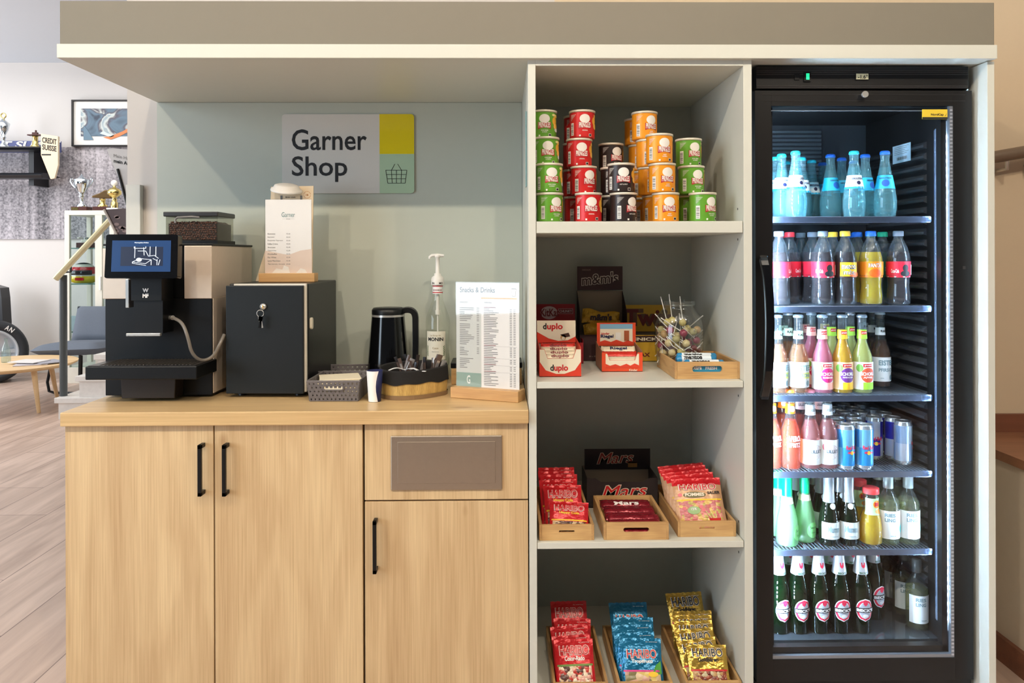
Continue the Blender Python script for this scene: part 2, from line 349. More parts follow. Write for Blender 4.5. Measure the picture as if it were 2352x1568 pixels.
# ------------------------------------------------------------------ lounge in the background
YM = 6.585
mb = MB(); mb.box(X(-60, YM), X(330, YM), YM - .01, YM + .01, Z(549, YM, 100), Z(338, YM, 100), mural_mat())
tag(mb.build('wall_mural'), 'black and white photo mural of tarmac filling the lounge wall', 'mural')
yp = 6.55; x0, x1, z1, z0 = X(168, yp), X(345, yp), Z(230, yp, 200), Z(337, yp, 200)
t = thing('framed_picture', 'framed racing photograph in thin black frame hanging above the mural', 'picture', ((x0 + x1) / 2, yp, z0))
mb = MB(); f = .018
for b4 in ((x0, x1, z0, z0 + f), (x0, x1, z1 - f, z1), (x0, x0 + f, z0 + f, z1 - f), (x1 - f, x1, z0 + f, z1 - f)): mb.box(b4[0], b4[1], yp - .03, yp + .03, b4[2], b4[3], M('frame_black', (30, 26, 26), .4))
mb.build('frame', t, rel=True)
MB().box(x0 + f, x1 - f, yp - .01, yp + .02, z0 + f, z1 - f, white).build('mount', t, rel=True)
mb = MB(); fn = lambda u, v: (x0 + .06 * 0 + u, yp - .015, z0 + v); W = x1 - x0; H = z1 - z0
pics = [M('pic_blue', (110, 138, 158), .5), M('pic_pale', (214, 226, 226), .5), M('pic_dark', (66, 74, 90), .5), M('pic_orange', (222, 138, 84), .5), M('pic_cream', (236, 226, 190), .5)]
def pic_mat():
    m, nt, bb, n, l = nm('racing_photo'); bb.inputs['Roughness'].default_value = .4
    tc = n.new('ShaderNodeTexCoord'); mp = n.new('ShaderNodeMapping'); mp.inputs['Scale'].default_value = (3.2, 1, 4.5); mp.inputs['Rotation'].default_value = (0, .3, 0); l.new(tc.outputs['Object'], mp.inputs[0])
    ns = n.new('ShaderNodeTexNoise'); ns.inputs['Scale'].default_value = .9; ns.inputs['Detail'].default_value = 3; ns.inputs['Distortion'].default_value = .9; l.new(mp.outputs[0], ns.inputs['Vector'])
    cr = n.new('ShaderNodeValToRGB'); cs = ((.3, (60, 72, 90)), (.42, (104, 130, 150)), (.48, (90, 84, 98)), (.53, (214, 222, 218)), (.58, (150, 172, 184)), (.64, (236, 224, 190)), (.7, (120, 140, 158)))
    while len(cr.color_ramp.elements) < len(cs): cr.color_ramp.elements.new(.5)
    for q, (p_, c_) in zip(cr.color_ramp.elements, cs): q.position = p_; q.color = lin(c_)
    l.new(ns.outputs['Fac'], cr.inputs[0]); l.new(cr.outputs[0], bb.inputs['Base Color']); return m
mb.poly(fn, [(.1, .12), (W - .1, .12), (W - .1, H - .1), (.1, H - .1)], pic_mat())
f3 = lambda u, v: (x0 + u * W, yp - .018, z0 + v * H)
mb.poly(f3, [(.4, .2), (.5, .22), (.66, .33), (.8, .46), (.83, .4), (.62, .22), (.5, .15)], M('pic_orange', (214, 150, 110), .5)); mb.poly(f3, [(.36, .28), (.5, .2), (.55, .23), (.4, .33)], pics[1]); mb.poly(f3, [(.15, .14), (.28, .14), (.2, .36), (.15, .46)], pics[0])
mb.build('print', t, rel=True)
# rear wing of a racing car used as a shelf
yw = 6.1
t = thing('racing_wing', 'black racing car rear wing with sponsor lettering mounted on the lounge wall', 'car wing', (X(20, yw), yw + .3, Z(400, yw)))
carb = M('carbon_black', (24, 26, 32), .3); plate = M('endplate_cream', (226, 208, 178), .5)
def wingbar(z1, z0, name, y0, y1, mat=carb):
    mb = MB(); prof = [(y0, (z0 + z1) / 2), (y0 + .03, z1 - .005), ((y0 + y1) / 2, z1), (y1, (z0 + z1) / 2 + .01), ((y0 + y1) / 2, z0), (y0 + .03, z0)]
    mb.prism(prof, 'x', X(-120, yw), X(98, yw), mat); return mb.build(name, t, rel=True, bevel=.004)
wingbar(Z(333, yw), Z(342, yw), 'upper_plane', yw + .0, yw + .4); wingbar(Z(394, yw), Z(407, yw), 'lower_plane', yw - .02, yw + .35)
mb = MB(); za, zb = Z(313, yw), Z(332, yw); mb.box(X(-120, yw), X(100, yw), yw + .30, yw + .34, za - .13, za, M('flap_blue', (96, 104, 158), .5))
mb.text('T SUISSE', lambda u, v: (u + (v - zb) * .35, yw + .295, v), X(98, yw) - .66, zb + .012, .66, .075, white, .03, 'l'); mb.build('upper_flap', t, rel=True)
mb = MB(); pp = [at(x, y, yw - .05) for x, y in ((94, 307), (133, 313), (133, 379), (125, 409), (116, 411), (94, 356))]
mb.prism([(p.x, p.z) for p in pp], 'y', yw - .05, yw - .02, plate)
def skew(u, v): return (u, yw - .053, v - (u - pp[0].x) * .16)
mb.text('CREDIT', skew, (pp[0].x + pp[1].x) / 2, Z(330, yw - .05) + .02, .155, .06, ink, .02); mb.text('SUISSE', skew, (pp[0].x + pp[1].x) / 2, Z(346, yw - .05) + .02, .155, .06, ink, .02)
mb.box(X(103, yw), X(124, yw), yw - .053, yw - .05, Z(357, yw), Z(354, yw), ink); mb.build('endplate', t, rel=True)
mb = MB(); mb.box(X(40, yw), X(52, yw), yw + .2, 6.575, Z(420, yw), Z(340, yw), carb); mb.build('wall_mount', t, rel=True)
# trophies
def lathe_thing(name, label, cat, px, pyb, y, prof, mats, parts=None, group=None, loc=None):
    p = loc or at(px, pyb, y); t = thing(name, label, cat, tuple(p), 0, group)
    MB().lathe(prof, mats, 20).build('cup', t); return t
silv = M('trophy_silver', (216, 224, 230), .12, 1); gld = M('trophy_gold', (226, 204, 130), .18, 1); ros = M('rosewood', (74, 34, 26), .35)
def s1(pts, k): return [(r * k, z * k) for r, z in pts]
ztop = Z(333, yw) + .002
p = at(8, 333, yw + .17); p.z = ztop; t = thing('silver_trophy', 'tall silver cup with ring lid standing left on the wing', 'trophy', tuple(p))
MB().lathe(s1([(.055, 0), (.055, .02), (.02, .05), (.018, .1), (.03, .115), (.016, .13), (.05, .2), (.065, .27), (.03, .3), (.004, .33)], 1), silv, 18).build('cup', t)
mb = MB(); mb.tube([(.028 * math.cos(a * PI / 6), 0, .357 + .028 * math.sin(a * PI / 6)) for a in range(12)], .007, gld, 8, close=True); mb.build('ring', t)
p = at(81, 333, yw + .17); p.z = ztop; t = thing('figure_trophy', 'small trophy topped by dark racing car figure standing on the wing', 'trophy', tuple(p))
MB().lathe([(.045, 0), (.045, .015), (.03, .03), (.028, .12), (.04, .13)], gld, 16).build('pedestal', t)
mb = MB(); mb.box(-.075, .075, -.03, .03, .131, .145, ros); mb.box(-.03, .03, -.015, .015, .145, .17, ros); mb.box(.0, .015, -.01, .01, .17, .195, ros); mb.build('car_figure', t, bevel=.004)
# display cabinet
yv = 5.85; t = thing('display_cabinet', 'tall white framed glass display cabinet beside the stair rail', 'display cabinet', (X(195, yv), yv, 0))
vx0, vx1 = X(148, yv), X(262, yv); vz = Z(481, yv); wf = M('cabinet_white', (232, 228, 214), .5)
mb = MB()
for xx in (vx0, X(218, yv), vx1 - .05):
    for yy in ((yv, yv + .42) if xx != X(218, yv) else (yv,)): mb.box(xx, xx + (.05 if xx != X(218, yv) else .075), yy, yy + .04, .17, vz - .05, wf)
mb.box(vx0, vx1, yv, yv + .46, vz - .05, vz, wf); mb.box(vx0, vx1, yv, yv + .46, 0, .17, wf); mb.build('frame', t, rel=True, bevel=.003)
gp = glass('cabinet_glass', (236, 244, 244), refl=.7)
mb = MB(); mb.box(vx0 + .05, X(218, yv), yv + .012, yv + .018, .17, vz - .05, gp); mb.box(X(218, yv) + .075, vx1 - .05, yv + .012, yv + .018, .17, vz - .05, gp); mb.build('glass_door', t, rel=True)
for py in (566, 648, 758): MB().box(vx0 + .02, vx1 - .02, yv + .045, yv + .42, Z(py, yv) - .012, Z(py, yv), glass('shelf_glass', (190, 215, 210), body=.25)).build('glass_shelf', t, rel=True)
mb = MB(); mb.box(X(229, yv), X(233, yv), yv - .02, yv, Z(662, yv), Z(632, yv), white); mb.build('lock', t, rel=True)
z = Z(648, yv) + .002
t = thing('racing_helmet', 'yellow and red racing helmet on a glass shelf of the display cabinet', 'helmet', (X(192, yv + .22), yv + .22, z))
mb = MB(); ym = M('helmet_yellow', (240, 206, 40), .2, coat=.5); rm = M('helmet_red', (196, 30, 40), .2, coat=.5); wm = M('helmet_white', (230, 226, 214), .2, coat=.5)
mb.lathe([(.085, 0), (.115, .015), (.122, .05), (.12, .075), (.122, .1), (.115, .14), (.1, .175), (.07, .205), (.03, .22), (0, .223)], [ym, ym, ym, wm, rm, rm, wm, ink, ink], 22, sx=1.15); mb.build('shell', t)
mb = MB(); mb.grid(10, 3, lambda a, b: (math.sin((a - .5) * 2.1) * .126 * 1.15, -math.cos((a - .5) * 2.1) * .126, .09 + b * .05), M('visor', (50, 40, 46), .1)); mb.build('visor', t, solid=.003)
mb = MB(); mb.box(-.02, .07, -.132, -.122, .03, .06, rm); mb.build('sponsor_patch', t)
t = thing('model_car', 'tiny pale model car on top glass shelf of the display cabinet', 'model car', (X(200, yv + .2), yv + .2, Z(566, yv) + .002))
mb = MB(); mb.box(-.05, .06, -.03, .03, .06, .09, wm); mb.box(-.09, -.06, -.04, .04, .1, .115, wm); mb.box(-.02, .03, -.02, .02, .09, .115, silv); mb.build('body', t, bevel=.005)
mb = MB(); mb.box(-.09, .09, -.05, .05, 0, .055, ros); mb.build('plinth', t)
for xx, l in ((178, 'left'), (205, 'right')):
    tag(MB().box(X(xx, yv + .2) - .04, X(xx, yv + .2) + .04, yv + .1, yv + .13, Z(757, yv), Z(757, yv) + .16, M('photo_card_' + l, (180, 196, 204), .5)).build('photo_card', bevel=.003), 'small pale card standing on the lowest glass shelf, %s one' % l, 'card')
zt = vz + .001
p = (X(188, yv + .2), yv + .2, zt); t = thing('cup_trophy', 'large silver cup with two curled handles on the display cabinet', 'trophy', p)
MB().box(-.085, .085, -.06, .06, 0, .05, ros).build('plinth', t, bevel=.003)
mb = MB(); mb.box(-.075, -.005, -.0625, -.06, .012, .04, gld); mb.build('name_plate', t)
MB().lathe([(.052, .05), (.05, .07), (.022, .09), (.02, .15), (.034, .165), (.02, .18), (.045, .22), (.075, .29), (.09, .345), (.05, .36), (.02, .385), (.003, .41)], silv, 20).build('cup', t)
for sx in (-1, 1):
    mb = MB(); mb.tube([(sx * .07, 0, .26), (sx * .1, 0, .29), (sx * .122, 0, .33), (sx * .118, 0, .362), (sx * .1, 0, .362), (sx * .098, 0, .345)], .008, silv, 8); mb.build('handle', t)
p = (X(236, yv + .2), yv + .2, zt); t = thing('boot_trophy', 'trophy with a dark bronze shoe on gold pedestal, middle of the cabinet top', 'trophy', p)
MB().box(-.08, .08, -.06, .06, 0, .05, ros).build('plinth', t, bevel=.003); MB().lathe([(.05, .05), (.05, .065), (.028, .08), (.028, .13), (.04, .14)], gld, 16).build('pedestal', t)
mb = MB(); brz = M('bronze', (110, 88, 58), .35, .8)
mb.prism([(-.11, .15), (.1, .14), (.12, .17), (.1, .2), (.06, .235), (.03, .23), (-.02, .2), (-.1, .17)], 'y', -.03, .03, brz); mb.build('shoe', t, bevel=.012)
p = (X(263, yv + .1), yv + .1, zt); t = thing('gold_trophy', 'gold bowl trophy with round emblem on black plinth, right of the shoe trophy', 'trophy', p)
MB().box(-.06, .06, -.05, .05, 0, .03, white).build('plinth', t)
MB().lathe([(.035, .03), (.035, .09), (.022, .1), (.03, .12), (.016, .14), (.04, .155), (.07, .18), (.072, .21), (.05, .235), (.02, .25), (.01, .27)], gld, 20).build('bowl', t)
mb = MB(); mb.lathe([(.0, -.006), (.034, -.006), (.034, .006), (0, .006)], wm, 20); mb.build('emblem', t, loc=(0, 0, .3), rot=(PI / 2, 0, 0))
# tilted boards hanging by the stairs
ys = 3.6
def board(name, label, pts, mat, extra=None, y=ys):
    t = thing(name, label, 'board', tuple(at(pts[0][0], pts[0][1], y))); mb = MB(); q = [at(a, b, y) for a, b in pts]
    mb.prism([(p.x, p.z) for p in q], 'y', y, y + .025, mat)
    if extra: extra(mb, y)
    mb.build('panel', t, rel=True); return t
def ex(mb, y):
    fn = lambda u, v: (u, y - .002, v - (u - X(262, y)) * .2)
    mb.text('Mein Haus,', fn, X(262, y), Z(361, y), .15, .028, greyink, 0, 'l'); mb.text('mein Auto', fn, X(262, y), Z(372, y), .15, .028, ink, .03, 'l')
t = board('hanging_board', 'white leaning board with small slogan lettering, above the trophies', [(245, 343), (256, 340), (300, 344), (300, 490), (291, 455)], M('board_white', (214, 212, 210), .5), ex)
mb = MB(); mb.tube([at(270, 388, ys - .01), at(292, 470, ys - .01)], .011, black, 8); mb.build('edge_bar', t, rel=True)
mb = MB(); p = at(304, 400, ys + .04); mb.tube([p, (p.x, p.y, .0)], .015, black, 8); mb.build('stand_pole', t, rel=True)
def ex2(mb, y):
    for k in range(9): 
        r = random.Random(k); mb.disc(lambda u, v: (u, y - .002, v), X(262 + r.random() * 26, y), Z(492 + r.random() * 38, y), .02, .012, M('board_light', (150, 128, 124), .5), 8)
t = board('leaning_picture_board', 'dark brown leaning picture board just left of the beige pillar', [(239, 481), (300, 478), (300, 560), (277, 556)], M('board_brown', (92, 76, 76), .5), ex2, ys - .1)
mb = MB(); mb.tube([at(239, 481, ys - .11), at(277, 556, ys - .11)], .009, M('board_edge', (190, 180, 170), .5), 8); mb.build('edge_strip', t, rel=True)
mb = MB(); p = at(304, 520, ys - .06); mb.tube([p, (p.x, p.y, .0)], .015, black, 8); mb.build('stand_pole', t, rel=True)
# stone stairs
stone = M('white_stone', (228, 224, 218), .35, var=.12, vs=25); yst = 4.08
t = thing('stone_stairs', 'white stone steps rising to the right behind the counter', 'stairs', (X(180, yst), yst, 0))
for i, px in enumerate((123, 171, 214, 256)):
    z1 = .18 * (i + 1); x0 = X(px, yst)
    MB().box(x0 + .025, -2.2, yst + .02, yst + 1.2, z1 - .18, z1 - .045, stone).build('riser', t, rel=True)
    MB().box(x0, -2.2, yst, yst + 1.2, z1 - .045, z1, stone).build('tread', t, rel=True, bevel=.004)
t = thing('stair_rail', 'grey steel post with brass coloured handrail at the foot of the stone stairs', 'stair rail', (X(145, yst + .1), yst + .1, .18))
pg = M('post_grey', (72, 77, 78), .4)
mb = MB(); x = X(145, yst + .1); mb.lathe([(.03, .181), (.03, Z(628, yst + .1))], pg, 16, c=(x, yst + .1, 0)); mb.build('post', t, rel=True)
mb = MB(); a = at(128, 640, yst + .02); b_ = at(258, 500, yst + .02); mb.tube([a, b_], .026, M('rail_brass', (214, 202, 160), .3, .3), 14); mb.build('rail', t, rel=True)
mb = MB(); mb.tube([at(150, 625, yst + .08), at(163, 624, yst + .08), at(163, 606, yst + .03)], .008, black, 8); mb.build('bracket', t, rel=True)
# lounge chair
yc = 5.33; t = thing('lounge_chair', 'grey upholstered low lounge chair on black sled legs behind the stairs', 'chair', (X(190, yc), yc, 0))
gf = M('grey_fabric', (98, 106, 118), .9, vs=120, var=.1); gd = M('grey_underside', (70, 76, 88), .9)
def cushion(P0, mat, thick, name):                      # P0: four corners
    mb = MB(); c = [Vector(p) for p in P0]; nrm = (c[1] - c[0]).cross(c[3] - c[0]).normalized()
    def fn(s):
        def g(u, v):
            p = c[0].lerp(c[1], u).lerp(c[3].lerp(c[2], u), v); e = (max(0, 1 - (2 * u - 1) ** 6) * max(0, 1 - (2 * v - 1) ** 6)) ** .5
            return p + nrm * s * thick * (e * .5)
        return g
    mb.grid(12, 12, fn(1), mat); mb.grid(12, 12, fn(-1), mat); return mb.build(name, t, rel=True)
zs = .46
cushion([(X(99, yc), yc - .22, zs - .02), (X(250, yc), yc - .22, zs), (X(250, yc), yc + .35, zs - .03), (X(120, yc), yc + .35, zs - .03)], gf, .13, 'seat')
cushion([(X(163, yc + .3), yc + .3, zs + .02), (X(262, yc + .3), yc + .3, zs + .02), (X(252, yc + .4), yc + .45, Z(700, yc + .4)), (X(172, yc + .4), yc + .45, Z(700, yc + .4))], gf, .09, 'backrest')
for sx, yy in ((0, -.1), (1, .3)):
    mb = MB(); mb.tube([at(122 + sx * 62, 812, yc + yy), (X(108 + sx * 74, yc + yy), yc + yy, .12), (X(112 + sx * 74, yc + yy), yc + yy, .03), (X(125 + sx * 70, yc + yy), yc + yy, .014), (X(185 + sx * 50, yc + yy), yc + yy, .014), (X(186 + sx * 50, yc + yy), yc + yy, .38)], .014, black, 8); mb.build('sled_leg', t, rel=True)
# coffee table
yt = 4.55; tx = X(15, yt); t = thing('coffee_table', 'round light wood coffee table with tapered legs at the left edge', 'table', (tx, yt, 0))
tw = wood('table_oak', (226, 194, 146), (190, 150, 104), 'X', across=10)
MB().lathe([(.52, .375), (.55, .39), (.555, .405), (0, .406)], tw, 48, smooth=False).build('tabletop', t)
for a in (-26, 62, 190):
    ca, sa = math.cos(math.radians(a)), math.sin(math.radians(a)); mb = MB(); mb.tube([(ca * .38, sa * .38, .378), (ca * .45, sa * .45, 0)], [.024, .015], tw, 12); mb.build('leg', t)
for i, (px, py, w, c) in enumerate(((75, 839, .26, (196, 190, 196)), (100, 838, .2, (150, 150, 160)), (60, 842, .2, (220, 216, 214)))):
    mg = M('magazine_%d' % i, c, .4); o = MB().box(-w / 2, w / 2, -.13, .13, 0, .006, mg).build('magazine', loc=(X(px, yt - .05), yt - .08 * (i == 2) - .05 + .06 * i, .4065 + .007 * i), rot=(0, 0, .4 + i * .5))
    tag(o, ('pale open magazine lowest on the coffee table', 'darker magazine lying on another on the coffee table', 'white magazine topmost at the front of the coffee table')[i], 'magazine')
t = thing('glass_bottle', 'small clear glass bottle on the left of the coffee table', 'bottle', (X(13, 4.6), 4.6, .4065))
MB().lathe([(.034, 0), (.038, .02), (.036, .09), (.03, .13), (.014, .175), (.015, .215)], glass('clear_bottle', (232, 242, 240), body=.06), 18).build('glass_body', t)
# racing tyres
def tyre(px, py, y, R, label, txt):
    t = thing('racing_tyre', label, 'tyre', (X(px, y), y, R), .62); mb = MB(); rb = M('tyre_rubber', (34, 38, 44), .6)
    pr = [(R * .72, -.13), (R * .78, -.15), (R * .94, -.15), (R, -.1), (R, .1), (R * .94, .15), (R * .72, .14)]
    mb.lathe(pr + [(R * .70, .0), pr[0]], rb, 48, caps=False)
    for i, ch in enumerate(txt):
        a0 = math.radians(62 - i * 9)
        mb.text(ch, lambda u, v: ((R * .85 + v) * math.cos(a0 - u / R), (R * .85 + v) * math.sin(a0 - u / R), .1512), 0, -.02, .045, .05, white, .02)
    mb.build('rubber', t, rot=(PI / 2, 0, 0))
    mb = MB(); al = M('rim_alloy', (196, 204, 212), .35, .4); mb.lathe([(R * .7, -.12), (R * .72, -.13), (R * .72, .14), (R * .68, .142), (R * .64, .12), (R * .6, .03), (R * .12, .05), (0, .05)], al, 40)
    for q in range(8): aa = q * PI / 4; mb.prism([(math.cos(aa + w_) * rr_, math.sin(aa + w_) * rr_) for w_, rr_ in ((-.25, R * .12), (.25, R * .12), (.1, R * .64), (-.1, R * .64))], 'z', .05, .09, al); mb.build('rim', t, rot=(PI / 2, 0, 0)); return t
R = .335; yy = 5.95
tyre(-20, 0, yy, R * 1.0, 'black racing tyre on alloy rim standing at the left edge of the lounge', 'MICHELIN'[-2:] and 'AN')
t = thing('car_bodywork', 'dark curved bodywork above the racing tyre at the left edge', 'bodywork', (X(-10, 6.2), 6.2, 0))
mb = MB(); mb.prism([(X(-60, 6.2), 0), (X(4, 6.2), 0), (X(6, 6.2), Z(735, 6.2)), (X(3, 6.2), Z(680, 6.2)), (X(0, 6.2), Z(657, 6.2)), (X(-60, 6.2), Z(640, 6.2))], 'y', 6.2, 6.35, carb); mb.build('panel', t, rel=True)
# ------------------------------------------------------------------ furniture
YF = -.02
fx0, fx1 = X(137, 0, 50), X(2284, 0, 50); zb1 = Z(101.5, YF); zb0 = Z(133.5, YF); xb0, xb1 = X(130, YF, 115), X(2291, YF, 115)
zf = Z(3.5, 0)
tag(MB().box(fx0, fx1, 0, YB - .0, zb1 + .001, zf, M('taupe_fascia', (122, 116, 102), .6, var=.02)).build('fascia', bevel=.002), 'long taupe fascia box running above the cream top board', 'fascia')
tag(MB().box(xb0, xb1, YF, YB, zb0, zb1, cream).build('top_board', bevel=.0015), 'long cream coloured top board over the counter, shelves and fridge', 'board')
xs0, xs1 = X(1214.5, 0, 800), X(1232, 0, 800); xt0, xt1 = X(1709, 0, 800), X(1728.5, 0, 800)
tag(MB().box(xb0, xs0 - .001, YB - .012, YB, .86, zb0 - .001, panelc).build('back_panel'), 'pale grey green back panel above the worktop', 'panel')
ZC = (Z(950, YF, 139) + Z(939, YF, 1215)) / 2; ZC0 = ZC - .0395
xc0 = X(137, YF, 960)
tag(MB().box(xc0, xs0 - .0015, YF, YB - .013, ZC0, ZC, oakh).build('worktop', bevel=.003), 'oak worktop carrying the coffee machine and cool box', 'worktop')
shad = M('gap_shade', (38, 26, 20), .7)  # shade of the door gaps put into the cabinet body colour
def barhandle(mb, x, z0, z1):
    mb.box(x - .0052, x + .0052, -.032, -.022, z0, z1, black)
    for z in (z0, z1 - .011): mb.box(x - .0052, x + .0052, -.032, 0, z, z + .011, black)
    return mb
zd = ZC0 - .002
for nme, p0, p1, hp, lab in (('base_cabinet', 150, 490.5, 458, 'oak base cabinet with tall door, leftmost under the worktop'), ('base_cabinet', 493.5, 833, 514, 'oak base cabinet with tall door, middle one under the worktop')):
    x0, x1 = X(p0, 0, 1200), X(p1, 0, 1200)
    t = thing(nme, lab, 'cabinet', ((x0 + x1) / 2, .3, 0))
    MB().box(x0 + .0005, x1 - .0, .02, YB - .013, .0, ZC0 - .0012, M('cabinet_body', (190, 160, 118), .5)).build('body', t, rel=True)
    d = MB().box(x0, x1, 0, .019, .08, zd, oak).build('door', t, rel=True, bevel=.0012)
    h = barhandle(MB(), X(hp, -.03, 1080), Z(1140, -.03, hp), Z(1022, -.03, hp)).build('handle', d, bevel=.001); h.location = -t.location
x0, x1 = X(838, 0, 1200), X(1213, 0, 1200)
t = thing('waste_cabinet', 'oak cabinet with metal flap above a lower door, right one under the worktop', 'cabinet', ((x0 + x1) / 2, .3, 0))
MB().box(x0 - .003, x1 + .001, .02, YB - .013, .0, ZC0 - .0012, shad).build('body', t, rel=True)
zm = Z(1148, 0, 1025)
MB().box(x0, x1, 0, .019, zm + .0012, zd, oak).build('front_panel', t, rel=True, bevel=.0012)
d = MB().box(x0, x1, 0, .019, .08, zm - .0035, oak).build('door', t, rel=True, bevel=.0012)
h = barhandle(MB(), X(860, -.03, 1250), Z(1318, -.03, 860), Z(1197, -.03, 860)).build('handle', d, bevel=.001); h.location = -t.location
mb = MB(); pz0, pz1, px0, px1 = Z(1124, 0, 1025), Z(999, 0, 1025), X(898, 0, 1060), X(1153.5, 0, 1060)
mb.box(px0, px1, -.006, 0, pz0, pz1, steel); o = mb.build('flap_frame', t, rel=True, bevel=.003)
mb = MB(); mb.box(px0 + .02, px1 - .02, -.0075, -.0062, pz0 + .02, pz1 - .017, steel); q = mb.build('flap', o, bevel=.001); q.location = -t.location
# tall shelf unit
ztp = Z(136, 0, 1470); t = thing('shelf_unit', 'tall open cream shelf unit filled with snacks, between worktop and fridge', 'shelf unit', ((xs0 + xt1) / 2, .3, 0))
MB().box(xs0, xs1, 0, YB - .0005, 0, ztp, cream).build('side_panel', t, rel=True, bevel=.001)
MB().box(xt0, xt1, 0, YB - .0005, 0, ztp, cream).build('side_panel', t, rel=True, bevel=.001)
MB().box(xs1, xt0, 0, YB - .002, Z(151, 0, 1470), ztp, cream).build('top_panel', t, rel=True, bevel=.001)
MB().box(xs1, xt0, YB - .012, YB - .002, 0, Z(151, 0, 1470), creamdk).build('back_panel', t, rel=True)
SH = [Z(508, .002, 1470), Z(876, .002, 1470), Z(1244, .002, 1470), Z(1611, .002, 1470)]
for i, z in enumerate(SH): MB().box(xs1 + .001, xt0 - .002, .002, YB - .013, z - (.033 if i == 0 else .018 if i else .018) if i == 3 else z - (.0335 if i == 0 else .0185), z, cream).build('shelf', t, rel=True, bevel=.0012)
mb = MB()
for k in range(60):
    z = .15 + k * .032
    if any(abs(z - s + .01) < .03 for s in SH): continue
    for yy in (.05, ): mb.lathe([(.0, -.0006), (.0025, -.0006)], ink, 8, c=(0, 0, 0)) if False else None
for s in SH[:3]:
    for dz in (.035, -.055): mb.box(xt0 - .0006, xt0 - .0001, .05, .055, s + dz, s + dz + .006, ink)
mb.build('shelf_pin_hole', t, rel=True)
tag(MB().box(xs0 - .0035, xs0 - .0005, .10, .135, Z(430, .12, 1208), Z(258, .12, 1208), M('thin_sign_plate', (120, 160, 160), .2)).build('side_sign_plate', bevel=.001), 'narrow glossy plate fixed to the outer side of the shelf unit', 'sign')
xr0, xr1 = X(2269.5, 0, 800), X(2286, 0, 800)
tag(MB().box(xr0, xr1, 0, YB, 0, zb0 - .003, cream).build('end_panel', bevel=.001), 'tall cream end panel right of the drinks fridge', 'panel')
tag(MB().box(xt1 + .001, xr0 - .001, YB - .012, YB - .001, 0, zb0 - .003, M('niche_dark', (60, 62, 60), .6)).build('niche_back_panel'), 'dark back panel behind the drinks fridge', 'panel')
# wall sign
ysn = YB - .018; cx = (X(648.5, ysn) + X(952, ysn)) / 2; w = X(952, ysn, 350) - X(648.5, ysn, 350); z0, z1 = Z(444, ysn, 800), Z(262, ysn, 800); h = z1 - z0
t = thing('shop_sign', 'white acrylic wall sign with black lettering, yellow square and basket icon', 'sign', (cx, YB - .0125, (z0 + z1) / 2))
mb = MB(); sgw = M('sign_white', (214, 212, 206), .12, coat=.3, var=0); sgy = M('sign_yellow', (226, 206, 30), .12, coat=.3, var=0); sgg = M('sign_green', (176, 202, 172), .12, coat=.3, var=0)
R5 = rnd(w, h, .012); mb.prism(R5, 'y', -.006, 0, sgw); fr = lambda u, v: (u, -.0063, v)
ux = w / 2 - .126
mb.poly(fr, [(ux, h / 2 - .1455)] + [(w / 2, h / 2 - .1455)] + [(a, b) for a, b in R5[:6]] + [(ux, h / 2)], sgy)
mb.poly(fr, [(ux, -h / 2)] + [(a, b) for a, b in R5[18:]] + [(w / 2, h / 2 - .1455), (ux, h / 2 - .1455)], sgg)
k = w / 303.5
def sx(px): return (px - 800.2) * k
def sz(py): return (353 - py) * k
f2 = lambda u, v: (u, -.0066, v)
mb.text('Garner', f2, sx(671), sz(345), sx(843) - sx(671), .0765, ink, .012, 'l'); mb.text('Shop', f2, sx(671), sz(418), sx(798) - sx(671), .094, ink, .012, 'l')
mb.build('plate', t)
mb = MB()
def ln(a, b): mb.tube([(sx(a[0]), -.0068, sz(a[1])), (sx(b[0]), -.0068, sz(b[1]))], .0009, ink, 6)
for a, b in (((886.5, 391), (935, 391)), ((886.5, 391), (891, 421)), ((935, 391), (931, 421)), ((891, 421), (931, 421)), ((888, 401), (933.5, 401)), ((889.5, 411), (932, 411)), ((899.5, 391), (901, 421)), ((911, 391), (911, 421)), ((922.5, 391), (921.5, 421)), ((899.5, 391), (907.5, 377)), ((922.5, 391), (914, 377))): ln(a, b)
mb.build('basket_icon', t)
# ------------------------------------------------------------------ things on the worktop
ZW = ZC + .0005
# coffee machine
mx0, mx1 = X(242, .2, 900), X(488, .2, 900); YM0, YM1 = .2, .57
t = thing('coffee_machine', 'black and steel automatic coffee machine with touch screen, left on the worktop', 'coffee machine', ((mx0 + mx1) / 2, .35, ZW))
zt1 = Z(564, YM0, 450); zl = Z(686, YM0, 300)
mb = MB(); mb.box(mx0, mx1, YM0, YM1 - .01, ZW + .006, zl, black); mb.box(mx0 + .02, mx1 - .02, YM0 + .01, YM1 - .005, zl, zt1, black)
for a in (mx0 + .03, mx1 - .06): 
    for b_ in (YM0 + .03, YM1 - .06): mb.box(a, a + .03, b_, b_ + .03, ZW, ZW + .006, black)
mb.build('body', t, rel=True, bevel=.002)
st = M('warm_steel', (222, 206, 188), .36, .25, vs=60)
MB().box(X(424, YM0, 600), mx1, YM0 - .004, YM1, zl, zt1, st).build('side_cover', t, rel=True, bevel=.002)
MB().box(X(237, YM0, 660), X(300, YM0, 660), YM0 - .004, YM1, zl, Z(570, YM0, 300), st).build('side_cover', t, rel=True, bevel=.002)
MB().box(mx1 - .0015, mx1 + .0025, YM0 + .004, YM1, ZW + .012, zl, st).build('side_sheet', t, rel=True)
MB().box(X(237, YM0, 560), mx1 + .003, YM0 - .002, YM1, zt1, zt1 + .0065, black).build('top_lid', t, rel=True, bevel=.002)
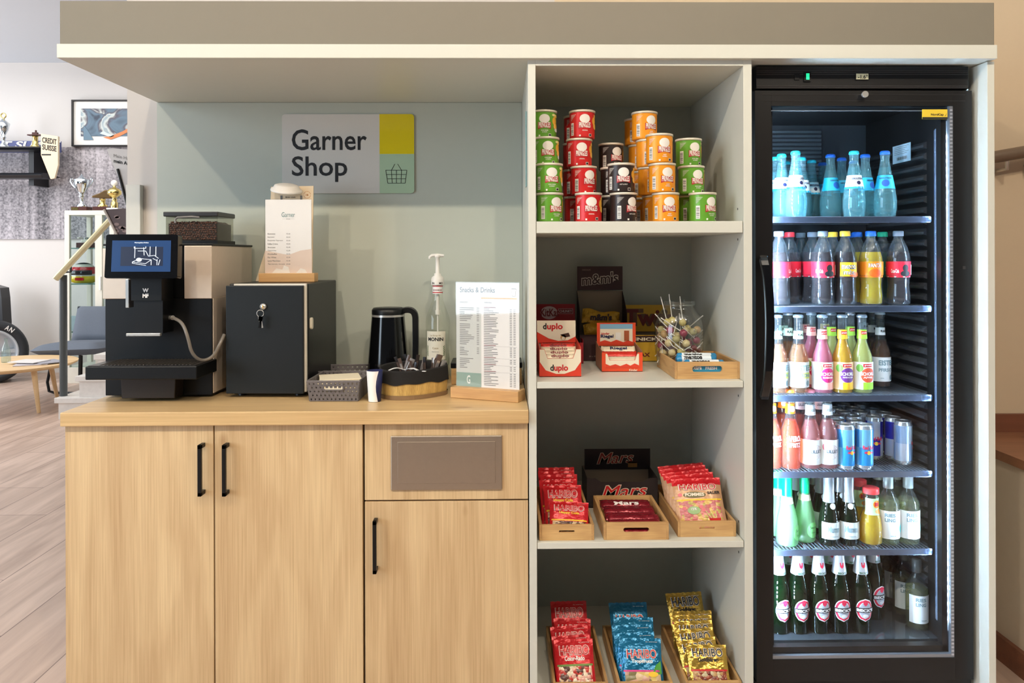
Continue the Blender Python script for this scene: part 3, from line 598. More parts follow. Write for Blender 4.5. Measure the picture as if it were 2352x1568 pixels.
# head and spout
yh = .12; hx0, hx1 = X(301, yh, 700), X(371, yh, 700)
mb = MB(); mb.box(hx0, hx1, yh, YM0, Z(690, yh, 330), Z(636, yh, 330), black); mb.box(hx0 + .004, hx1, yh + .008, YM0, Z(766, yh, 330), Z(690, yh, 330), black)
fn = flat(0, yh - .0006, 0); lx = X(334.5, yh, 670)
mb.text('W', fn, lx, Z(668, yh), .0185, .012, white, .05); mb.text('MF', fn, lx, Z(680.5, yh), .018, .0125, white, .05); mb.build('head', t, rel=True, bevel=.002)
MB().box(X(291, yh, 767), X(369, yh, 767), yh - .004, yh + .0075, Z(771.5, yh, 330), Z(765, yh, 330), chrome).build('spout_strip', t, rel=True, bevel=.001)
mb = MB(); fr = flat(0, yh - .0046, 0); mb.disc(fr, X(297, yh), Z(768, yh), .0025, .002, ink, 8)
for a, b_ in ((307, 312), (316, 320), (329, 334)): mb.quad(fr, X(a, yh), X(b_, yh), Z(769.5, yh), Z(767, yh), ink)
mb.build('spout_markings', t, rel=True)
MB().box(X(292, .16, 680), X(299.5, .16, 680), .15, .19, Z(706, .16, 300), Z(641, .16, 300), chrome).build('lever', t, rel=True, bevel=.001)
# screen, tilted slightly back
ysn = .06; c = [at(244, 538, ysn + .012), at(409, 538, ysn + .012), at(407, 639, ysn), at(239.5, 639, ysn)]
def q4(c, n): return lambda u, v: (c[3].lerp(c[2], u)).lerp(c[0].lerp(c[1], u), v) + n
nv = (c[2] - c[3]).cross(c[0] - c[3]).normalized()
mb = MB(); f0 = q4(c, Vector((0, 0, 0))); f1 = q4(c, -nv * .03)
pl = [(.5 + a, .5 + b_) for a, b_ in rnd(1, 1, .045)]
vs = [f0(u, v) for u, v in pl] + [f1(u, v) for u, v in pl]; n = len(pl)
mb.add(vs, [tuple(range(n)), tuple(reversed(range(n, 2 * n)))] + [(i, (i + 1) % n, n + (i + 1) % n, n + i) for i in range(n)], blackg); sc = mb.build('screen_housing', t, rel=True)
def scrmat():
    m, nt, b, n, l = nm('screen_glow'); b.inputs['Roughness'].default_value = .15; b.inputs['Base Color'].default_value = (.01, .02, .05, 1)
    b.inputs['Emission Color'].default_value = lin((52, 86, 136)); b.inputs['Emission Strength'].default_value = .65; return m
scr = scrmat(); f2 = q4(c, nv * .0006); mb = MB(); mb.quad(f2, .09, .905, .15, .86, scr)
f3 = q4(c, nv * .001); sdk = M('screen_dark', (18, 26, 48), .3, emit=.25, ecol=(22, 36, 74), var=0); mb.quad(f3, .215, .8, .28, .715, sdk)
sw = M('screen_white', (230, 240, 250), .3, emit=.9, var=0); f4 = q4(c, nv * .0016)
mb.text('Warmspülung Brüher'.replace('Brüher', 'Brüher'), f4, .5, .79, .2, .03, sw, .02)
def pl2(a, b_, w=.004):
    a = Vector((a[0], a[1])); b_ = Vector((b_[0], b_[1])); d = (b_ - a); nn = Vector((-d.y, d.x)).normalized() * w
    mb.poly(f4, [tuple(a - nn), tuple(b_ - nn), tuple(b_ + nn), tuple(a + nn)], sw)
for a, b_ in (((.41, .72), (.41, .46)), ((.4, .68), (.56, .68)), ((.4, .68), (.4, .72)), ((.56, .68), (.56, .72)), ((.45, .62), (.56, .62)), ((.56, .62), (.6, .5)), ((.38, .37), (.56, .33)), ((.38, .37), (.38, .34)), ((.38, .34), (.57, .29)), ((.56, .33), (.64, .42)), ((.48, .45), (.64, .42)), ((.38, .37), (.48, .45)), ((.62, .72), (.62, .5)), ((.7, .72), (.7, .5)), ((.6, .5), (.68, .52)), ((.68, .52), (.74, .45)), ((.66, .45), (.72, .4)), ((.72, .43), (.72, .3)), ((.64, .42), (.64, .3)), ((.76, .42), (.74, .3)), ((.53, .7), (.54, .52))): pl2(a, b_)
mb.disc(f4, .47, .42, .04, .045, sw, 10); mb.build('display', t, rel=True)
# drip tray
dx0, dx1 = X(195, .06, 850), X(452, .06, 850); dz1, dz0 = Z(841, .06, 320), Z(872, .06, 320)
MB().box(dx0, dx1, .06, .215, dz0, dz1, black).build('drip_tray', t, rel=True, bevel=.003)
mb = MB(); mb.box(dx0 + .006, dx1 - .006, .065, .2, dz1, dz1 + .0015, M('tray_dark', (46, 42, 40), .3, .3))
for k in range(26): mb.box(dx0 + .035 + k * .0105, dx0 + .0385 + k * .0105, .075, .195, dz1 + .0015, dz1 + .003, M('grille_steel', (104, 96, 88), .35, .6))
mb.build('drip_grille', t, rel=True)
mb = MB(); a = [at(269, 872.5, .12), at(397, 872.5, .12), at(406, 921, .155), at(285, 921, .155)]
mb.prism([(a[0].x, dz0 - .0005), (a[1].x, dz0 - .0005), (a[2].x, ZW + .008), (a[3].x, ZW + .008)], 'y', .14, .2, M('brown_black', (50, 42, 38), .3)); mb.build('lower_chute', t, rel=True, bevel=.002)
# hopper with beans
yy0, yy1 = .33, .47; hx0, hx1 = X(378, yy0, 520), X(500, yy0, 520); hz0, hz1 = zt1 + .0068, Z(486, yy0, 440)
MB().box(hx0, hx1, yy0, yy1 + .02, hz0, hz0 + .012, black).build('hopper_base', t, rel=True)
hg = glass('hopper_glass', (240, 240, 236), refl=.8)
mb = MB(); ht = Z(497, yy0, 440)
mb.box(hx0 + .003, hx1 - .002, yy0 + .002, yy0 + .004, hz0 + .012, ht, hg); mb.box(hx1 - .004, hx1 - .002, yy0 + .004, yy1 + .01, hz0 + .012, ht, hg); mb.box(hx0 + .003, hx0 + .005, yy0 + .004, yy1 + .01, hz0 + .012, ht, hg); mb.box(hx0 + .005, hx1 - .004, yy1 + .008, yy1 + .01, hz0 + .012, ht, hg); mb.build('hopper_glass', t, rel=True)
MB().box(hx0 - .004, hx1 + .002, yy0 - .003, yy1 + .016, ht, hz1, M('lid_dark', (48, 46, 46), .3)).build('hopper_lid', t, rel=True, bevel=.003)
bm = M('coffee_bean', (128, 90, 80), .35, var=.35, vs=60); bm2 = M('bean_mass', (60, 44, 40), .6, var=.5, vs=160)
mb = MB(); mb.box(hx0 + .008, hx1 - .007, yy0 + .012, yy1, hz0 + .0125, Z(513, yy0, 440), bm2); rr = random.Random(3)
def bean(mb, p, s):
    q = Matrix.Rotation(rr.random() * 6, 3, 'Y') @ Matrix.Rotation(rr.random() * 1.2, 3, 'X'); vs = []; n = 7
    for j, (r, h) in enumerate(((.3, -.97), (.78, -.62), (1, 0), (.78, .62), (.3, .97))):
        for i in range(n): vs.append(Vector(p) + q @ Vector((r * math.cos(2 * PI * i / n) * s * .62, r * math.sin(2 * PI * i / n) * s * .5, h * s)))
    fs = [(j * n + i, j * n + (i + 1) % n, (j + 1) * n + (i + 1) % n, (j + 1) * n + i) for j in range(4) for i in range(n)] + [tuple(reversed(range(n))), tuple(range(4 * n, 5 * n))]
    mb.add(vs, fs, bm, True)
for r in range(9):
    for q in range(20):
        x = hx0 + .013 + (hx1 - hx0 - .026) * (q + .5 * (r % 2)) / 19.5 + rr.uniform(-.0012, .0012); z = hz0 + .018 + r * .0074 + rr.uniform(-.001, .001)
        if z < Z(511, yy0, 440) + .002 * math.sin(q): bean(mb, (x, yy0 + .0125 + rr.random() * .002, z), .0056)
for r in range(5):
    for q in range(12): bean(mb, (hx1 - .0115, yy0 + .016 + q * .0108, hz0 + .02 + r * .009), .0056)
for q in range(18):
    for w in range(8): bean(mb, (hx0 + .014 + q * (hx1 - hx0 - .03) / 17, yy0 + .02 + w * .015, Z(511, yy0, 440) - .001 + rr.random() * .003), .0056)
mb.build('coffee_beans', t, rel=True, kind='stuff')
mb = MB(); mb.tube([at(403, 512, yy0 - .006), at(403, 503, yy0 - .006), at(408, 499, yy0 - .006), at(440, 497.5, yy0 - .006), at(458, 499, yy0 - .006)], .0035, M('grey_latch', (120, 116, 112), .3), 8); mb.build('lid_latch', t, rel=True)
mb = MB()
def smooth(pts, it=3):
    pts = [Vector(p) for p in pts]
    for _ in range(it):
        q = [pts[0]]
        for a, b_ in zip(pts, pts[1:]): q += [a.lerp(b_, .25), a.lerp(b_, .75)]
        pts = q + [pts[-1]]
    return pts
hp = [at(384, 729.5, .19), at(400, 729.5, .15), at(420, 742, .12), at(432, 775, .11), at(440, 812, .12), at(462, 830, .14), at(490, 820, .16), at(505, 790, .17), at(515, 768, .19)]
mb.tube(smooth(hp), .005, glass('hose_clear', (190, 182, 172), .15, body=.55, bcol=(196, 186, 172)), 12); mb.tube([at(383, 729.5, .192), at(397, 729.5, .16)], .0072, chrome, 10); mb.build('milk_hose', t, rel=True)
# milk cooler
ang = math.radians(2.5); fz = .012; cy = .178; cxl, cxr = X(516, cy, 900), X(700, cy, 900); W = (cxr - cxl); H = Z(652, cy, 600) - ZW
t = thing('milk_cooler', 'black milk cooling box with white edged door and keys, beside the coffee machine', 'cooler', (cxr, cy, ZW), -ang)
D = .355
mb = MB(); mb.box(-W, 0.004, .026, D, fz, H, black)
for a in (-W + .02, -.045):
    for b_ in (.05, D - .07): mb.lathe([(.014, 0), (.012, fz)], black, 12, c=(a + .012, b_, 0))
mb.build('body', t, bevel=.004)
d = MB().box(-W, -.004, 0, .012, fz, H - .005, M('door_charcoal', (24, 28, 30), .4, spec=.35)).build('door', t, bevel=.002)
MB().box(-W + .02, .001, .0125, .0255, fz + .004, H, M('liner_white', (232, 224, 208), .5)).build('door_edge', d, bevel=.001)
lx, lz = -(700 - 605) / 738, Z(704, cy, 605) - ZW
mb = MB(); mb.lathe([(0, -.006), (.0095, -.006), (.0095, 0)], chrome, 20); o = mb.build('lock', d, loc=(lx, 0, lz), rot=(PI / 2, 0, 0)); o.rotation_euler = (-PI / 2, 0, 0)
mb = MB(); mb.box(-.0012, .0012, -.0072, -.006, -.005, .005, gold); mb.build('keyhole', d, loc=(lx, 0, lz))
o = MB().prism(rnd(.018, .037, .008), 'x', 0, .008, M('latch_white', (214, 206, 186), .4)).build('side_latch', t, loc=(.004, .045, Z(743, .21, 724) - ZW), bevel=.002)
k = thing('key_bunch', 'small bunch of keys hanging from the lock of the milk cooler', 'keys', (cxr + lx - .004, cy - .012, ZW + lz - .02))
mb = MB(); mb.tube([(.0105 * math.cos(a * PI / 8), 0, .0105 * math.sin(a * PI / 8)) for a in range(16)], .0011, chrome, 6, close=True); mb.build('ring', k)
for i, (rx_, c_) in enumerate(((-.18, chrome), (.02, black), (.2, black))):
    mb = MB(); mb.box(-.006, .006, -.0015 + i * .001, .0005 + i * .001, -.014, 0, c_); mb.box(-.0025, .0035, -.001 + i * .001, .0005 + i * .001, -.036, -.014, chrome if i == 0 else c_); o = mb.build('key', k, loc=(.002 * i, -.002 - .001 * i, -.009), rot=(0, rx_, 0))
# acrylic menu holders on wooden blocks
acr = glass('acrylic', (254, 254, 254), .03, refl=.9)
def menu_stand(name, label, loc, rz, bw, bd, bh, cw, ch, paint, lean=0):
    t = thing(name, label, 'menu stand', loc, rz)
    MB().box(-bw / 2, bw / 2, -bd / 2, bd / 2, 0, bh, wood('block_oak', (214, 170, 112), (166, 116, 66), 'X', across=30, along=2.5)).build('wooden_base', t, bevel=.0015)
    MB().box(-cw / 2 - .002, cw / 2 + .002, -.0032, -.0022, bh - .004, bh + ch + .003, acr).build('acrylic_cover', t)
    mb = MB(); mb.box(-cw / 2, cw / 2, -.0015, .0012, bh - .003, bh + ch, white); paint(mb, lambda u, v: (u, -.0018, bh + v), lambda u, v: (u, -.0021, bh + v)); mb.build('menu_card', t)
    return t
zc = ZW + H + .0006
def paint1(mb, f, g):
    w, h = .155, .243; pk = M('menu_peach', (236, 216, 200), .5); 
    mb.poly(f, [(-w / 2, .0), (w / 2, 0), (w / 2, .08), (.04, .075), (.0, .06), (-.03, .066), (-w / 2, .075)], pk)
    mb.poly(g, [(-.055, 0), (-.04, .016), (-.02, .012), (-.015, .026), (0, .02), (.005, 0)], M('menu_cream', (244, 238, 228), .5)); mb.poly(g, [(.025, 0), (.04, .016), (.055, .012), (.062, 0)], M('menu_cream', (244, 238, 228), .5))
    mb.text('Garner', g, 0, .186, .044, .016, M('teal_ink', (96, 140, 140), .5), -.005); mb.quad(g, -.02, -.008, .1795, .1798, greyink); mb.quad(g, .008, .02, .1795, .1798, greyink); mb.text('BY IHG', g, 0, .178, .012, .003, greyink)
    for i, s in enumerate(('Ristretto', 'Espresso', 'Doppelter Espresso', 'Kaffee Crème', 'Americano', 'Cappuccino', 'Milchkaffee', 'Flat White', 'Latte Macchiato', 'Tee (versch. Sorten)')):
        z = .128 - i * .0112; mb.text(s, g, -w / 2 + .009, z, .0028 * len(s), .005, greyink, 0, 'l'); mb.text('€2,90' if i > 3 else '€2,50', g, .006, z, .0125, .0045, greyink, 0, 'r')
menu_stand('coffee_menu_stand', 'small coffee price card in acrylic on oak block, standing on the milk cooler', (X(666, .36, 640), .345, zc), 0, .183, .05, .029, .152, .244, paint1)
t = thing('deposit_sign', 'wooden card with white cup lid on top, standing behind the coffee price card', 'sign', (X(668, .44, 500), .44, zc))
wc = M('card_wood', (226, 206, 176), .6); zz = Z(427, .44, 660) - zc
sc_ = (2.125 + .44) / FP
def kx(px): return (px - 668) * sc_
def kz(py): return (py - 427) * -sc_ + zz
mb = MB(); mb.prism([(kx(622), kz(470)), (kx(624), kz(429)), (kx(634), kz(429)), (kx(720), kz(427)), (kx(717), kz(640)), (kx(592), kz(640)), (kx(612), kz(600))], 'y', -.003, .003, wc)
g = lambda u, v: (u, -.0036, v); mb.text('Bring mich', g, kx(668), kz(455), .034, .0055, ink, .02); mb.text('zurück', g, kx(668), kz(460.5), .02, .005, ink, .02); mb.text('1€', g, kx(706), kz(450), .009, .007, M('orange_ink', (190, 120, 60), .5), .02)
for i in range(24):
    if i % 12 in (0,): continue
    a = i * PI / 12; mb.disc(g, kx(706) + .0115 * math.cos(a), kz(447.5) + .0115 * math.sin(a), .0011, .0011, M('orange_ink', (190, 120, 60), .5), 6)
for px in (645, 690): mb.quad(g, kx(px), kx(px + 5), kz(461), kz(449), greyink)
mb.poly(g, [(kx(640), kz(462)), (kx(643), kz(445)), (kx(693), kz(445)), (kx(696), kz(462))], white) if False else None
mb.build('card', t)
mb = MB(); mb.lathe([(.052, 0), (.053, .004), (.05, .008), (.044, .012), (.04, .02), (.03, .0235), (0, .024)], M('lid_white', (226, 220, 212), .4), 28); mb.build('cup_lid', t, loc=(kx(664), -.03, kz(441)), rot=(.25, .12, 0))
mb = MB(); mb.prism([(kx(612), 0), (kx(590), 0), (kx(607), kz(590)), (kx(616), kz(560))], 'y', -.012, -.009, wc); mb.build('curled_leaflet', t)
# woven baskets
bk = M('basket_grey', (104, 98, 98), .6)
def woven(label, loc, w, d, h, rz, holes=True):
    t = thing('woven_basket', label, 'basket', loc, rz); mb = MB()
    tp = .006
    def wall(p0, p1, q0, q1, n):      # bottom edge p0-p1, top edge q0-q1
        p0, p1, q0, q1 = map(Vector, (p0, p1, q0, q1)); nrm = (p1 - p0).cross(q0 - p0).normalized() * .0012
        def pt(a, b): return p0.lerp(p1, a).lerp(q0.lerp(q1, a), b)
        def slab(a0, a1, b0, b1, k=1):
            vs = [pt(a, b) + nrm * s * k for s in (-1, 1) for a, b in ((a0, b0), (a1, b0), (a1, b1), (a0, b1))]
            mb.add(vs, [(3, 2, 1, 0), (4, 5, 6, 7), (0, 1, 5, 4), (1, 2, 6, 5), (2, 3, 7, 6), (3, 0, 4, 7)], bk)
        R = 5
        for r in range(R + 1): slab(0, 1, r / R - (.075 if r else 0) * (.9), min(1, r / R + .055), 1.0)
        for r in range(R):
            for i in range(n + 1):
                c = (i + (.5 if r % 2 else 0)) / n
                if c > 1: continue
                slab(max(0, c - .33 / n), min(1, c + .33 / n), r / R, (r + 1) / R, 1.5)
    B = [(-w / 2 + tp, -d / 2 + tp), (w / 2 - tp, -d / 2 + tp), (w / 2 - tp, d / 2 - tp), (-w / 2 + tp, d / 2 - tp)]; T = [(-w / 2, -d / 2), (w / 2, -d / 2), (w / 2, d / 2), (-w / 2, d / 2)]
    for i in range(4):
        j = (i + 1) % 4; wall((*B[i], .001), (*B[j], .001), (*T[i], h - .004), (*T[j], h - .004), 12 if i % 2 == 0 else 16)
    mb.box(-w / 2 + tp, w / 2 - tp, -d / 2 + tp, d / 2 - tp, 0, .0015, bk)
    mb.build('woven_body', t)
    mb = MB(); mb.tube([(-w / 2, -d / 2, h - .003), (w / 2, -d / 2, h - .003), (w / 2, d / 2, h - .003), (-w / 2, d / 2, h - .003)], .0032, bk, 6, smooth=False, close=True); mb.build('rim', t)
    if holes:
        mb = MB(); mb.prism(rnd(.066, .017, .008), 'y', -.0018, .0018, white) if False else None
        p = rnd(.066, .018, .0085); q = rnd(.058, .011, .005); n = len(p); vs = [(a, y, b_) for y in (-.0035, .0005) for a, b_ in p] + [(a, y, b_) for y in (-.0035, .0005) for a, b_ in q]
        fs = []
        for i in range(n): 
            j = (i + 1) % n; fs += [(i, j, 2 * n + j, 2 * n + i), (j, i, n + i, n + j)]
        mb.add(vs, fs, bk); mb.poly(lambda u, v: (u, -.0008, v), q, M('napkin_cream', (236, 224, 196), .7)); mb.build('grip', t, loc=(0, -d / 2 + .001, h * .66))
    return t
bxc = X(779, .13, 920); ybk = .115
woven('grey woven plastic basket holding napkins, front one on the worktop', (X(767, ybk, 920), ybk + .095, ZW), .158, .19, .064, -.02)
woven('empty grey woven plastic basket standing behind the napkin basket', (X(806, .38, 850), .39, ZW), .2, .15, .062, .04, False)
nt = M('napkin_cream', (236, 224, 196), .7); rr = random.Random(5)
for i in range(7):
    o = MB().box(-.062, .062, -.055, .055, 0, .004, nt).build('paper_napkin', loc=(X(776, .2, 890) + rr.uniform(-.003, .003) + (i > 3) * .006, .205 + rr.uniform(-.004, .004), ZW + .03 + i * .0045), rot=(0, 0, .25 + rr.uniform(-.06, .06)), bevel=.001)
    tag(o, 'folded cream paper napkin in the front grey basket, %s of the stack' % ('lowest', 'second', 'third', 'fourth', 'fifth', 'second from top', 'topmost')[i], 'napkin', 'napkins in the grey basket')
mb = MB(); mb.box(-.062, .062, -.055, .055, 0, .027, nt); tag(mb.build('paper_napkin_pack', loc=(X(776, .2, 890), .205, ZW + .0022), rot=(0, 0, .2)), 'thick bottom bundle of cream napkins in the front grey basket', 'napkins')
# paper cup
t = thing('paper_cup', 'white and navy folded paper cup in front of the bamboo basket', 'cup', (X(861, .12, 928), .12, ZW))
MB().lathe([(.0175, 0), (.0185, .001), (.024, .093), (.0238, .093), (.0175, .004), (0, .004)], navy, 32).build('cup_body', t)
mb = MB(); mb.grid(14, 6, lambda a, b: ((.0188 + .0056 * b + .0002) * math.sin(-1.5 + (2.15 - .35 * math.sin(b * PI)) * a), -(.0188 + .0056 * b + .0002) * math.cos(-1.5 + (2.15 - .35 * math.sin(b * PI)) * a), .0005 + .0925 * b), white); mb.build('white_print', t)
# bamboo basket with cloth liner
by = .215; t = thing('bamboo_basket', 'leaf shaped bamboo basket with black cloth liner full of sachets', 'basket', (X(951, by, 900), by, ZW), .28)
def leaf(a, k=1.0):
    x = .108 * math.cos(a); y = .075 * math.sin(a) * (1 - .28 * math.cos(a)); return x * k, y * k
bam = wood('bamboo_slats', (222, 186, 112), (150, 110, 54), 'Z', across=60, along=2, fine=.6); bamd = M('bamboo_base', (132, 104, 72), .6)
def ringwall(mb, k0, z0, k1, z1, mat, n=72, off=0):
    mb.grid(n, 3, lambda a, b: (*leaf(a * 2 * PI, (k0 + (k1 - k0) * b) + off), z0 + (z1 - z0) * b), mat)
mb = MB(); ringwall(mb, .97, .012, 1.0, .052, bam); ringwall(mb, .93, .012, .96, .052, bam); mb.build('slatted_wall', t)
mb = MB(); ringwall(mb, .985, 0, .99, .013, bamd, off=.01); mb.add([(*leaf(i * PI / 24, .99), .002) for i in range(48)], [tuple(range(48))], bamd); mb.build('base_band', t)
cl = M('black_cloth', (26, 24, 23), .95, vs=200, var=.3)
mb = MB(); n = 96
def clf(sgn):
    def f(a, b):
        w = .004 * math.sin(a * 2 * PI * 9) + .003 * math.sin(a * 2 * PI * 4 + 1); k = 1.03 + sgn; x, y = leaf(a * 2 * PI, k - .03 * b * (1 if sgn > -.01 else 0)); return (x, y, .047 + w * (1 - b) * .5 + b * (.043 + .006 * math.sin(a * 2 * PI + .5)))
    return f
mb.grid(n, 4, clf(0), cl); mb.grid(n, 4, lambda a, b: (*leaf(a * 2 * PI, .95 - .1 * (1 - b)), .02 + b * (.07 + .006 * math.sin(a * 2 * PI + .5))), cl)
mb.grid(n, 2, lambda a, b: (*leaf(a * 2 * PI, .95 + .05 * b), .09 + .006 * math.sin(a * 2 * PI + .5) + .004 * math.sin(b * PI)), cl)
mb.add([(*leaf(i * PI / 24, .86), .022) for i in range(48)], [tuple(range(48))], cl); mb.build('cloth_liner', t)
bp = t.location.copy(); rr = random.Random(11)
sk = [M('sachet_black', (28, 24, 24), .3), M('sachet_brown', (84, 68, 60), .3), M('sachet_silver', (170, 164, 160), .25, .5)]
spots = [(-.035, 0), (-.02, -.02), (-.028, .02), (-.012, .01), (0, -.015), (.012, .018), (.02, -.01), (.03, .012), (.04, -.012), (.05, .006), (.06, .0), (-.045, .012), (.008, .03), (.035, .03), (-.005, -.03), (.07, .015)]
words = ['leftmost', 'second from left', 'short', 'bent', 'crossing', 'middle', 'tilted', 'upright', 'glossy', 'rightmost upright', 'outer right', 'left rear', 'rear middle', 'rear right', 'front middle', 'far right']
for i, (a, b_) in enumerate(spots):
    sm = sk[i % 2 if i % 5 else 2]; w = .011 if i % 3 else .016; h = .085 + rr.uniform(-.012, .014)
    mb = MB(); mb.grid(4, 8, lambda u, v: ((u - .5) * w, -.0025 * math.sin(u * PI) * math.sin(v * PI) ** .5 if 0 < v < 1 else 0, v * h), sm); mb.grid(4, 8, lambda u, v: ((.5 - u) * w, .0025 * math.sin(u * PI) * math.sin(v * PI) ** .5 if 0 < v < 1 else 0, v * h), sm)
    mb.quad(lambda u, v: (u, -.003, v), -w * .3, w * .3, h * .2, h * .8, sk[2] if i % 2 else sk[1])
    o = mb.build('sugar_sachet', loc=(bp.x + a, bp.y + b_ * .9, bp.z + .036), rot=(rr.uniform(-.3, .25), rr.uniform(-.45, .45), rr.uniform(-.8, .8)))
    tag(o, 'dark sugar sachet standing in the bamboo basket, %s one' % words[i], 'sachet', 'sugar sachets in the bamboo basket')
for i, (a, b_, rz_) in enumerate(((-.05, -.038, .3), (.0, -.045, -.5))):
    t = thing('white_spoon', 'white spoon handle lying over sachets in the bamboo basket, %s' % ('left' if not i else 'right'), 'spoon', (bp.x + a, bp.y + b_, bp.z + .085), rz_)
    mb = MB(); mb.grid(10, 4, lambda u, v: ((u - .5) * .05, (v - .5) * .014 * (1 - .3 * u), .007 * math.sin(u * PI)), M('spoon_white', (232, 230, 228), .4)); mb.build('bowl', t, solid=.0015)
    mb = MB(); mb.box(.02, .05, -.003, .003, -.001, .001, M('spoon_white')); mb.build('stem', t)
# kettle
ky = .42; t = thing('kettle', 'black electric kettle with steel ring below its lid, against the back panel', 'kettle', (X(892, ky, 850), ky, ZW))
zt_ = Z(706, ky, 890) - ZW; kr0 = .0725
MB().lathe([(.076, 0), (.076, .014), (.07, .016)], black, 32).build('power_base', t)
MB().lathe([(kr0, .0165), (kr0, .03), (.056, zt_ - .03)], blackg, 40).build('jug', t)
MB().lathe([(.0562, zt_ - .03), (.0558, zt_ - .023)], chrome, 40).build('steel_ring', t)
MB().lathe([(.0556, zt_ - .023), (.0556, zt_ - .008), (.05, zt_), (0, zt_)], black, 40).build('lid', t)
mb = MB(); pts = smooth([(.04, 0, zt_ - .012), (.075, 0, zt_ - .006), (.093, 0, zt_ - .02), (.094, 0, zt_ - .06), (.094, 0, .09), (.088, 0, .045)], 2)
vs = []; fs = []
for i, p in enumerate(pts):
    d = (pts[min(i + 1, len(pts) - 1)] - pts[max(i - 1, 0)]).normalized(); nn = Vector((-d.z, 0, d.x)) * .010
    for a, b_ in ((1, 1), (1, -1), (-1, -1), (-1, 1)): vs.append(p + nn * a + Vector((0, .013 * b_, 0)))
for i in range(len(pts) - 1):
    for k_ in range(4): fs.append((i * 4 + k_, i * 4 + (k_ + 1) % 4, i * 4 + 4 + (k_ + 1) % 4, i * 4 + 4 + k_))
fs += [(3, 2, 1, 0), tuple(range(len(vs) - 4, len(vs)))]; mb.add(vs, fs, black); mb.build('handle', t, bevel=.004)
# syrup bottle
sy = .45; s = 1700 / (2.125 + sy); t = thing('syrup_bottle', 'tall clear syrup bottle with white pump, behind the bamboo basket', 'bottle', (X(1006, sy, 880), sy, ZW))
def zz_(py): return Z(py, sy, 1006) - ZW
sg = glass('syrup_glass', (252, 253, 250), body=.01, bcol=(210, 220, 210))
MB().lathe([(.036, 0), (.0415, .006), (.042, zz_(760)), (.042, zz_(740)), (.040, zz_(728)), (.028, zz_(706)), (.019, zz_(690)), (.017, zz_(676)), (.017, zz_(672))], sg, 36).build('glass_body', t)
MB().lathe([(.0385, .004), (.0385, zz_(760))], glass('syrup_liquid', (253, 253, 250), body=.01), 30).build('syrup', t)
def cylf(r, off=.0006, tw=0): return lambda u, v: ((r + off) * math.sin(u / r + tw), -(r + off) * math.cos(u / r + tw), v)
lb = M('label_cream', (232, 226, 206), .5); mb = MB(); f = cylf(.042, .0006, -.12); g = cylf(.042, .0012, -.12)
mb.quad(f, -.036, .036, zz_(822), zz_(758), lb, 16); 
mb.text('MONIN', g, 0, zz_(780), .054, .0125, ink, .035); mb.text('Le Sirop de', g, 0, zz_(770), .036, .007, M('gold_ink', (150, 120, 60), .5)); mb.text('Coco', g, 0, zz_(798), .02, .007, M('gold_ink')); mb.text('Noix de Coco', g, 0, zz_(805), .024, .0035, greyink)
gi = M('leaf_green', (84, 110, 70), .6)
for sx_ in (-1, 1):
    for i in range(6): mb.poly(g, [(sx_ * .029, zz_(815) + i * .006), (sx_ * (.036 - abs(i - 2) * .001), zz_(815) + i * .006 + .009), (sx_ * .027, zz_(815) + i * .006 + .004)], gi)
mb.build('front_label', t)
pw = M('pump_white', (236, 232, 224), .4)
mb = MB(); mb.lathe([(.0178, zz_(674)), (.0178, zz_(655))], white, 26); f = cylf(.0178, .0004)
mb.quad(f, -.027, .027, zz_(672), zz_(670), red, 14); mb.quad(f, -.027, .027, zz_(657.5), zz_(655.5), red, 14); mb.text('MONIN MONIN', f, 0, zz_(667), .034, .0045, dred, .02); mb.build('neck_label', t)
mb = MB(); mb.lathe([(.0225, zz_(654)), (.0225, zz_(641)), (.02, zz_(636)), (.012, zz_(632)), (.012, zz_(628)), (.0075, zz_(627)), (.007, zz_(592)), (.0105, zz_(590)), (.0105, zz_(586)), (0, zz_(584))], pw, 28)
f = cylf(.0225, .0005); mb.text('IN', f, -.0145, zz_(652), .009, .007, ink, .03); mb.text('MO', f, .0135, zz_(652), .014, .007, ink, .03)
mb.tube([(.022, -.0, zz_(587)), (.0, 0, zz_(586)), (-.02, -.002, zz_(586.5)), (-.027, -.003, zz_(590)), (-.027, -.003, zz_(594))], [.005, .0065, .0055, .005, .0045], pw, 10); mb.build('pump', t)
mb = MB(); mb.lathe([(.0062, zz_(720)), (.0062, zz_(676))], pw, 12); mb.lathe([(.009, zz_(722)), (.009, zz_(712))], pw, 12); mb.lathe([(.003, .01), (.003, zz_(722))], pw, 8); mb.build('dip_tube', t)
# box at the back right
t = thing('wooden_crate', 'low wooden box with dark top standing behind the large menu card', 'box', (X(1118, .44, 860), .46, ZW))
w_ = X(1203, .38, 860) - X(1026, .38, 860); w_ -= .02; MB().box(-w_ / 2, w_ / 2, -.06, .06, 0, .055, pine).build('body', t, bevel=.002); MB().box(-w_ / 2 - .002, w_ / 2 + .002, -.062, .062, .056, .074, black).build('dark_lid', t, bevel=.002)
